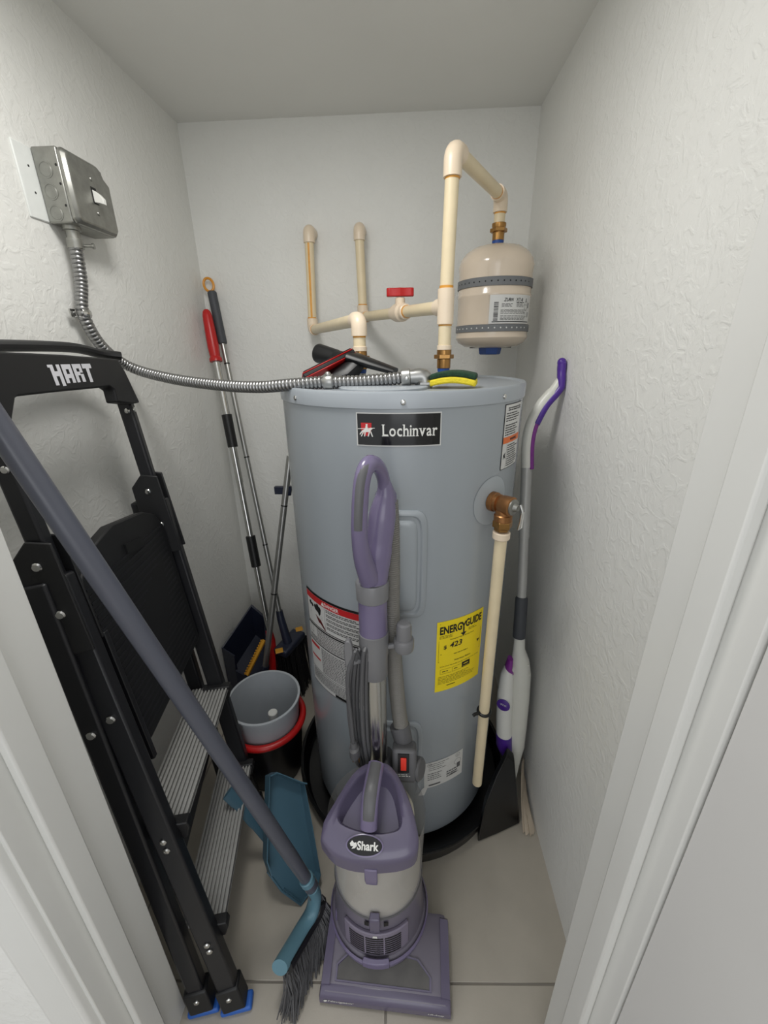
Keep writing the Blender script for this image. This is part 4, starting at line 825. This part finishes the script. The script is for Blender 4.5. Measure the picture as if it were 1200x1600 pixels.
# pale cleaning cloth slumped between the mop foot and the wall
ck = MB(); rn = random.Random(2)
tops = [(815, 1192, .93), (824, 1186, .95), (836, 1205, .93), (848, 1232, .89)]; bots = [(817, 1302, .80), (826, 1304, .79), (834, 1304, .79), (842, 1298, .80)]
g = []
for i in range(13):
    u = i / 12 * 3; k = min(2, int(u)); fr = u - k
    tp = lerp(V(tops[k]), V(tops[k + 1]), fr); bt_ = lerp(V(bots[k]), V(bots[k + 1]), fr)
    A_ = P(tp.x, tp.y, Y=tp.z); B_ = P(bt_.x, bt_.y, Z=.004); A_.x = min(A_.x, XR - .012); B_.x = min(B_.x, XR - .012)
    wv = .006 * math.sin(i * 1.9); g.append([lerp(A_, B_, j / 6) + V((-.004 * math.sin(j / 6 * math.pi) + wv * .5, wv, 0)) for j in range(7)])
th = V((.004, .006, 0)); loops = [[*row, *[p + th for p in reversed(row)]] for row in g]
ck.loft(loops); ck.solo('cleaning_cloth', CLOTH, 'pale beige cleaning cloth slumped at the foot of the spray mop', 'cloth', smooth=60)

# ================================================================== upright vacuum
vc = thing('vacuum_cleaner', 'lilac upright vacuum cleaner with clear dust cup in front of heater', 'vacuum cleaner', (-.045, .52, 0))
# floor head, turned slightly
yaw = math.radians(-2.2); hc0 = V((-.041, .4255, 0)); hu = V((math.cos(yaw), math.sin(yaw), 0)); hv = V((-math.sin(yaw), math.cos(yaw), 0))
def H(u, v, z): return hc0 + hu * u + hv * v + V((0, 0, z))
def hsec(v, hw_, z1, z0=.006, r=.010):
    return [H(-hw_, v, z0), H(hw_, v, z0), H(hw_, v, z1 - r), H(hw_ - r * .3, v, z1 - r * .3), H(hw_ - r, v, z1), H(-hw_ + r, v, z1), H(-hw_ + r * .3, v, z1 - r * .3), H(-hw_, v, z1 - r)]
mb = MB(); mb.loft([hsec(0, .136, .026, .008, .004), hsec(.004, .137, .036), hsec(.022, .137, .044), hsec(.040, .136, .054), hsec(.075, .135, .064), hsec(.130, .133, .070), hsec(.140, .131, .066)]); hdv = mb.build('floor_head', PURP, vc, smooth=40)
mb = MB(); mb.loft([hsec(-.003, .1385, .024, .006, .004), hsec(.001, .1395, .034, .006), hsec(.012, .1392, .0405, .006), hsec(.016, .1385, .041, .012)]); mb.build('front_bumper', PURD, hdv, smooth=40)
for sg in (-1, 1):
    mb = MB(); mb.loft([[H(sg * a, v, z) for a, z in ((.118, zt_), (.136, zt_ - .004), (.138, zt_ - .014), (.138, .010), (.118, .010))] for v, zt_ in ((.012, .047), (.045, .060), (.100, .074), (.128, .076), (.134, .068))]); mb.build('side_rail', PURD, hdv, smooth=40)
# clear brush window
wp = [(-.108, .018), (.098, .018), (.098, .036), (.070, .060), (.020, .066), (-.030, .066), (-.080, .062), (-.108, .040)]
def htop_(v): 
    ks = [(0, .026), (.004, .036), (.022, .044), (.040, .054), (.075, .064), (.13, .070)]
    for (a, z0), (b_, z1) in zip(ks, ks[1:]):
        if a <= v <= b_: return lerp(z0, z1, (v - a) / (b_ - a))
    return .07
cxw, cyw = -.005, .040
mb = MB(); mb.loft([[H(u, v, htop_(v) - .002) for u, v in wp], [H(u, v, htop_(v) + .0035) for u, v in wp], [H(lerp(cxw, u, .96), lerp(cyw, v, .90), htop_(lerp(cyw, v, .90)) + .0035) for u, v in wp], [H(lerp(cxw, u, .95), lerp(cyw, v, .88), htop_(lerp(cyw, v, .88)) + .001) for u, v in wp]], False, False); mb.build('window_frame', PURD, hdv, smooth=30)
rows = [(.0195, -.104, .094), (.030, -.104, .094), (.0365, -.104, .094), (.046, -.094, .083), (.054, -.083, .072), (.0605, -.074, .062)]
mb = MB(); mb.add([H(u, v, htop_(v) + .0022) for v, u0, u1 in rows for u in (u0, u0 + (u1 - u0) / 3, u0 + (u1 - u0) * 2 / 3, u1)], [(r_ * 4 + c_, r_ * 4 + c_ + 1, r_ * 4 + c_ + 5, r_ * 4 + c_ + 4) for r_ in range(5) for c_ in range(3)]); mb.build('brush_window', mat('smoky_window', (.30, .29, .28), .22, noise=.35, nscale=14), hdv)
# lettering on the bumper
bf = lambda u, v: H(u, -.0034 + max(0, v - .012) * .0, .0) + V((0, 0, v))
t = MB(); tb = lambda u, v: H(u, -.0036 + (v - .006) * .00, v); 
def tbf(u, v):      # follows the sloping front of the bumper
    k = (v - .006) / .018; return H(u, -.0002 - .0036 * 1.0 + (.0 if v < .024 else (v - .024) * .4), v)
t.text('Navigator', tbf, -.092, .0190, width=.056, height=.0085, shear=.2, bold=.005); t.text('Lift-Away', tbf, .108, .0165, width=.034, height=.0070, shear=.3, bold=.01)
poly(t, tbf, [(-.130, .017), (-.126, .023), (-.121, .022), (-.123, .016), (-.127, .014)]); t.build('lettering', WHITE, hdv, smooth=0)
# motor base
VX, VY = -.060, .580
def circ(z, r, cy=VY, n=48, cx=VX, sy=1.0, tilt=0.0): return [V((cx + r * math.sin(a), cy - r * sy * math.cos(a), z + tilt * math.cos(a))) for a in [2 * math.pi * k / n for k in range(n)]]
mb = MB(); mb.loft([circ(.050, .110, VY - .002), circ(.060, .114, VY - .002), circ(.072, .1135, VY - .002), circ(.080, .106), circ(.120, .101), circ(.205, .098)]); mbse = mb.build('motor_base', PURP, vc)
mb = MB(); mb.loft([circ(.066, .1155, VY - .002), circ(.074, .1160, VY - .002), circ(.079, .1125, VY - .002)], False, False); mb.build('base_lip', PUR, mbse)
def bfn(r, z0, th=2.0): return lambda u, v: V((VX + r * math.sin(math.radians(th) + u / .104), VY - r * math.cos(math.radians(th) + u / .104), z0 + v))
def vent_r(v): return .0935
mb = MB(); k_ = [-.074 + .148 * i / 14 for i in range(15)]
vf = bfn(.1075, .132, 0); vb = bfn(.098, .132, 0)
mb.loft([[vb(u, -.040), vf(u, -.040), vf(u, .040), vb(u, .036)] for u in k_]); vg = mb.build('vent_cover', mat('vent_mauve', (.52, .49, .56), .33), mbse, bevel=.003)
vs_ = bfn(.1080, .132, 0)
for r_ in range(8):
    for c0_, c1_ in ((-.058, -.024), (-.021, .016), (.019, .054)):
        mb = MB(); mb.rect(vs_, c0_, c1_, -.0350 + r_ * .0080, -.0304 + r_ * .0080, 4); mb.build('vent_slot', INK, vg)
t = MB(); poly(t, vs_, [(-.006, .0275), (.004, .0275), (.003, .035), (-.005, .035)]); t.build('lock_icon', WHITE, vg, smooth=0)
mb = MB(); mb.loft([[bfn(.111, .078, 0)(u, z) for z in (-.010, .012)] + [bfn(.1205, .078, 0)(u, z) for z in (.008, -.010)] for u in [-.026 + .052 * i / 4 for i in range(5)]]); mb.build('release_tab', PUR, mbse, bevel=.002)
pd = MB(); pd.tube([H(-.116, .112, .070), H(-.116, .118, .092), H(-.116, .128, .096)], [(.008, .013), (.008, .012), (.006, .010)], 12); pd.build('pedal', PUR, hdv)
# clear dust cup with dust and filter inside
mb = MB(); mb.loft([circ(.203, .0975), circ(.209, .0985), circ(.212, .0975), circ(.300, .1000), circ(.400, .1030)], False, False); cup = mb.build('dust_cup', CLEAR, vc)
MB().loft([circ(.206, .0940), circ(.27, .0950), circ(.335, .080), circ(.385, .080)]).build('filter_and_dust', DUSTY, cup)
MB().loft([circ(.203, .0985), circ(.207, .1002), circ(.211, .0985)], False, False).build('cup_seal', VGRD, cup)
# latches on the cup
la = bfn(.1050, .372, -2); lb = bfn(.098, .372, -2)
mb = MB(); mb.loft([[lb(u, -.034), la(u, -.034), bfn(.1105, .372, -2)(u, -.012), bfn(.1095, .372, -2)(u, .020), lb(u, .020)] for u in (-.012, -.004, .004, .012)]); mb.build('upper_latch', PUR, cup, bevel=.002)
mb = MB(); mb.loft([[bfn(.098, .200, 0)(u, -.020), bfn(.108, .200, 0)(u, -.020), bfn(.115, .200, 0)(u, .004), bfn(.112, .200, 0)(u, .034), bfn(.100, .200, 0)(u, .038)] for u in (-.010, -.003, .003, .010)]); mb.build('lower_latch', PURD, cup, bevel=.002)
for u in (-.024, .018):
    mb = MB(); mb.rect(bfn(.1013, .196, 0), u, u + .010, -.010, .004, 2); mb.build('latch_slot', INK, mbse)
# sloping lid with a deep hand well and a carry bar
pl0 = V((0, .478, .418)); pl1 = V((0, .612, .500)); ln = V((1, 0, 0)).cross(pl1 - pl0).normalized(); ln = ln if ln.z > 0 else -ln
K = lambda px, py, off=0.0: on_plane(px, py, pl0, ln) + ln * off
lo = [(501, 1308), (506, 1282), (521, 1255), (536, 1230), (553, 1206), (572, 1192), (600, 1190), (616, 1202), (630, 1226), (641, 1252), (650, 1284), (654, 1312), (648, 1332), (628, 1342), (600, 1346), (575, 1346), (545, 1342), (520, 1331)]
inn = [(526, 1276), (530, 1262), (540, 1244), (551, 1228), (562, 1214), (576, 1206), (600, 1206), (611, 1214), (619, 1230), (624, 1250), (628, 1274), (628, 1288), (622, 1298), (606, 1303), (588, 1304), (570, 1302), (548, 1296), (531, 1287)]
def dens(l): 
    c = smoothpath([V((x, y, 0)) for x, y in l + [l[0]]], 3)[:-1]; return [(p.x, p.y) for p in c]
lo_, in_ = dens(lo), dens(inn)
outer = [K(*p) for p in lo_]; cen = sum(outer, V((0, 0, 0))) / len(outer); inner = [K(*p) for p in in_]; ic = sum(inner, V((0, 0, 0))) / len(inner)
cup_low = [V((p.x, p.y, p.z)) for p in outer]
dnv = V((0, 0, -1))
mb = MB(); mb.loft([[lerp(p, cen, .04) + dnv * .038 for p in outer], [p + dnv * .036 for p in outer], [lerp(p, cen, -.01) + dnv * .012 for p in outer], [p + dnv * .004 for p in outer], [lerp(p, cen, .05) for p in outer], [lerp(p, cen, .05).lerp(q, .5) + ln * .004 for p, q in zip(outer, inner)], inner, [lerp(p, ic, .05) - ln * .008 for p in inner], [lerp(p, ic, .16) + dnv * .062 for p in inner], [lerp(p, ic, .5) + dnv * .070 for p in inner]], True, True); ldv = mb.build('lid', PURD, vc, smooth=50)
b0 = K(588, 1194, .004); b1 = K(576, 1294, .003); bm_ = K(580, 1248, .030)
sp3 = smoothpath([b0, lerp(b0, bm_, .6) + ln * .006, bm_, lerp(bm_, b1, .5) + ln * .006, b1], 5)
mb = MB(); mb.tube(sp3, [(.010, .0165)] * len(sp3), 4 * 4, flat=tuple(ln)); cbv = mb.build('carry_bar', PUR, ldv)
mb = MB(); mb.tube([p + ln * .0062 for p in sp3[:-3]], [(.0055, .0125)] * (len(sp3) - 3), 12, flat=tuple(ln)); mb.build('grey_inlay', VGRD, cbv)
bc = K(570, 1321, .0015); bu_ = (K(590, 1323) - K(550, 1320)).normalized(); bv_ = ln.cross(bu_)
bfn_ = lambda o: (lambda u, v: bc + bu_ * u + bv_ * v + ln * o)
mb = MB(); f_ = bfn_(.001); f0_ = bfn_(-.004); el = [2 * math.pi * k / 32 for k in range(32)]
mb.loft([[f0_(.036 * math.cos(a), .0175 * math.sin(a)) for a in el], [bfn_(.0038)(.036 * math.cos(a), .0175 * math.sin(a)) for a in el], [bfn_(.0045)(.034 * math.cos(a), .0158 * math.sin(a)) for a in el]]); bdg = mb.build('badge_rim', PUR, ldv)
mb = MB(); mb.loft([[bfn_(.0040)(.0335 * math.cos(a), .0155 * math.sin(a)) for a in el], [bfn_(.0054)(.0325 * math.cos(a), .0148 * math.sin(a)) for a in el]]); mb.build('badge_field', BLACKG, bdg)
t = MB(); f6 = bfn_(.0060); t.text('Shark', f6, .0065, -.0005, width=.041, height=.0135, bold=.03); poly(t, f6, [(-.028, .002), (-.024, .0065), (-.020, .003), (-.016, .004), (-.014, -.001), (-.018, -.005), (-.024, -.006), (-.021, -.002), (-.026, -.002)]); t.build('lettering', WHITE, bdg, smooth=0)
# spine and switch housing behind the lid
W0, W1 = V((-.062, .645, .45)), V((-.064, .668, .915))
def WN(z): return lerp(W0, W1, (z - W0.z) / (W1.z - W0.z))
mb = MB(); mb.loft([[V((VX + x, y, z)) for x, y in ((-w_, yb), (-w_ * .8, yf), (w_ * .8, yf), (w_, yb))] for z, w_, yf, yb in ((.06, .050, .60, .665), (.30, .050, .61, .672), (.43, .042, .620, .674), (.455, .034, .628, .674), (.470, .026, .632, .674))]); mb.build('spine', VGRD, vc, bevel=.008, seg=3)
swc = P(629, 1196, Y=.622); mb = MB(); mb.box(swc + V((.004, .018, -.010)), (.052, .040, .075), Matrix.Rotation(math.radians(-18), 3, 'X')); swh = mb.build('switch_housing', VGRD, vc, bevel=.008, seg=3)
Rm = Matrix.Rotation(math.radians(-18), 3, 'X'); fs = plane_fn(swc + V((.002, .018, -.010)) + Rm @ V((0, -.0205, .008)), (1, 0, 0), Rm @ V((0, 0, 1)))
nf = Rm @ V((0, -1, 0))
MB().prism([fs(u, v) for u, v in ((-.012, -.019), (.012, -.019), (.012, .022), (-.012, .022))], nf * .002).build('switch_frame', INK, swh); MB().prism([fs(u, v) + nf * .002 for u, v in ((-.0062, -.012), (.0062, -.012), (.0062, .015), (-.0062, .015))], nf * .004).build('red_switch', mat('red_switch', (.90, .22, .15), .35), swh, bevel=.001)
t = MB(); ft2 = lambda u, v: fs(u, v) + nf * .0008; t.dashes(ft2, -.017, .020, -.029, -.022, 2, rnd, .5, .3, (.003, .008)); t.build('lettering', WHITE, swh, smooth=0)
mb = MB(); mb.lathe([(.022, -.012), (.024, -.008), (.024, .010), (.020, .014)], P(650, 1200, Y=.640), V((.9, -.4, .2)), 24); mb.build('hose_port', VGRD, vc)
# wand: chrome tube, grey clamp, lilac tube, collar
def wz(y):      # height on the wand seen at image row y
    return min((abs(proj_y(WN(.40 + .0015 * k)) - y), .40 + .0015 * k) for k in range(420))[1]
z_ch0, z_ch1, z_cl1, z_p1, z_co1 = wz(1188), wz(1052), wz(986), wz(934), wz(910)
wd = (W1 - W0).normalized()
MB().tube([WN(z_ch0 - .02), WN(z_ch0), WN(z_ch1)], [.0200, .0230, .0235], 24).build('chrome_wand', CHROME, vc)
MB().tube([WN(z_ch0 - .03), WN(z_ch0 + .004)], .0255, 20).build('wand_base', VGRD, vc)
MB().tube([WN(z_ch1 - .002), WN(z_ch1), lerp(WN(z_ch1), WN(z_cl1), .49), lerp(WN(z_ch1), WN(z_cl1), .5), WN(z_cl1 - .001), WN(z_cl1)], [.0255, .0268, .0275, .0290, .0295, .0285], 24).build('wand_clamp', VGREY, vc)
MB().tube([WN(z_cl1 - .01), WN(z_p1 + .01)], .0278, 24).build('lilac_tube', PUR, vc)
MB().tube([WN(z_p1 - .002), WN(z_p1), WN(z_co1), WN(z_co1 + .003)], [.0285, .0305, .0315, .0298], 24).build('collar', VGREY, vc)
# looped handle: rear tube plus front grip
y_col = WN(z_co1)
r0_ = P(584, 905, Y=.668); r1_ = P(592, 850, Y=.674); r2_ = P(598, 800, Y=.680); r3_ = P(600, 768, Y=.683); r4_ = P(596, 738, Y=.676); tpc = P(583, 726, Y=.655)
mb = MB(); sp4 = smoothpath([r0_ - wd * .012, r0_, r1_, r2_, P(602, 772, Y=.686), P(600, 748, Y=.684)], 6); mb.tube(sp4, [.0278] * 6 + [(.0260, .0225)] * 6 + [(.0245, .0205)] * 6 + [(.0235 - .0012 * k, .0195 - .0009 * k) for k in range(len(sp4) - 18)], 18); hdl = mb.build('handle_tube', PUR, vc)
g_pts = [P(600, 775, Y=.690), P(599, 748, Y=.684), P(590, 728, Y=.664), P(576, 726, Y=.640), P(566, 750, Y=.622), P(562, 800, Y=.612), P(562, 842, Y=.614), P(568, 876, Y=.632), P(578, 905, Y=.656)]
sp5 = smoothpath(g_pts, 5); nn_ = len(sp5); mb = MB(); mb.tube(sp5, [(.0115, .0140)] * 14 + [(.0120, .0145)] * (nn_ - 24) + [(.0125 + .0006 * k, .0150 + .0006 * k) for k in range(10)], 16); mb.build('grip_loop', PUR, hdl)
ins = sp5[8:29]; mb = MB()
mb.tube([p + V((-.0025, -.0052, .0015)) for p in ins], [(.0085, .0100)] * len(ins), 12); mb.build('grey_inlay', VGRD, hdl)
# hose down the right-hand side
hs = smoothpath([P(608, 782, Y=.702), P(611, 830, Y=.704), P(612, 900, Y=.700), P(612, 960, Y=.696), P(616, 1030, Y=.692), P(622, 1100, Y=.684), P(628, 1142, Y=.674)], 10)
mb = MB(); corrugated(mb, hs, .0148, .0168, .0044, 14, 2); mb.build('hose', VHOSE, vc, smooth=60)
c0_ = P(626, 1140, Y=.676); c1_ = P(634, 1172, Y=.662); mb = MB(); mb.tube([c0_ - (c1_ - c0_) * .25, c0_ - (c1_ - c0_) * .2, c0_, c1_, c1_ + (c1_ - c0_) * .3], [.0205, .0225, .0220, .0190, .0165], 20); mb.build('hose_cuff', VGRD, vc)
mb = MB(); cc_ = P(603, 782, Y=.700); mb.lathe([(.018, -.02), (.0195, -.015), (.0195, .012), (.012, .028)], cc_, (0, 0, 1), 18); mb.build('hose_collar', PUR, hdl)
# crevice tool on its clip
tc_ = P(631, 1006, Y=.655); mb = MB(); mb.lathe([(.013, -.016), (.0185, -.012), (.0200, -.006), (.0200, .010), (.0185, .013), (.0150, .014), (.0150, .040), (.0135, .047), (.010, .050)], tc_, (0, 0, 1), 24); ac = mb.build('accessory_tool', VGREY, vc); MB().tube([tc_, lerp(tc_, WN(z_cl1 - .04), .9)], .006, 10).build('tool_clip', VGREY, ac)
# cord hook and wound cord with plug
hk = P(545, 1022, Y=.632); mb = MB(); mb.loft([[hk + V((x * k, yy, zz)) for x, yy in ((-.008, -.006), (.008, -.006), (.008, .006), (-.008, .006))] for zz, k in ((-.030, .7), (-.022, 1), (.020, 1), (.028, .8), (.034, .4))]); mb.tube([hk + V((0, 0, -.020)), V((WN(.70).x, hk.y + .02, hk.z - .022))], .007, 10); mb.build('cord_hook', VGREY, vc, bevel=.002)
rn = random.Random(4)
for k in range(5):
    xo = k * 5.2; yk = .628 + .006 * (k % 3)
    top_ = P(556 + xo * .9, 1016 - k * .5, Y=yk + .004); l1 = P(546 + xo * 1.25, 1060, Y=yk); l2 = P(545 + xo * 1.3, 1110, Y=yk); l3 = P(552 + xo * 1.1, 1165, Y=yk - .004); bt2 = P(562 + xo, 1196, Y=yk + .006)
    rr2 = P(575 + xo * .5, 1150, Y=yk + .022); rr1 = P(572 + xo * .5, 1060, Y=yk + .024)
    cpth = smoothpath([rr1, top_, l1, l2, l3, bt2, rr2, rr1], 6); mb = MB(); mb.tube(cpth, .0043, 8); mb.build('power_cord', CORD, vc)
p0 = P(543, 1060, Y=.622); p1 = P(549, 1130, Y=.618); p2 = P(552, 1160, Y=.616); p3 = P(557, 1190, Y=.612)
mb = MB(); mb.tube(smoothpath([P(556, 1014, Y=.634), p0, p1, p2], 6), .0043, 8); mb.build('power_cord', CORD, vc)
pdv = (p3 - p2).normalized(); mb = MB(); mb.tube([p2, p2 + pdv * .012, p2 + pdv * .014, p2 + pdv * .030, p2 + pdv * .034], [.007, .0085, (.011, .016), (.012, .017), (.010, .015)], 12); plg = mb.build('plug', CORD, vc)
for sg in (-1, 1): MB().beam(p2 + pdv * .032 + V((sg * .0065, 0, 0)), p2 + pdv * .050 + V((sg * .0065, 0, 0)), .0015, .006, V((1, 0, 0))).build('prong', BRASS, plg)
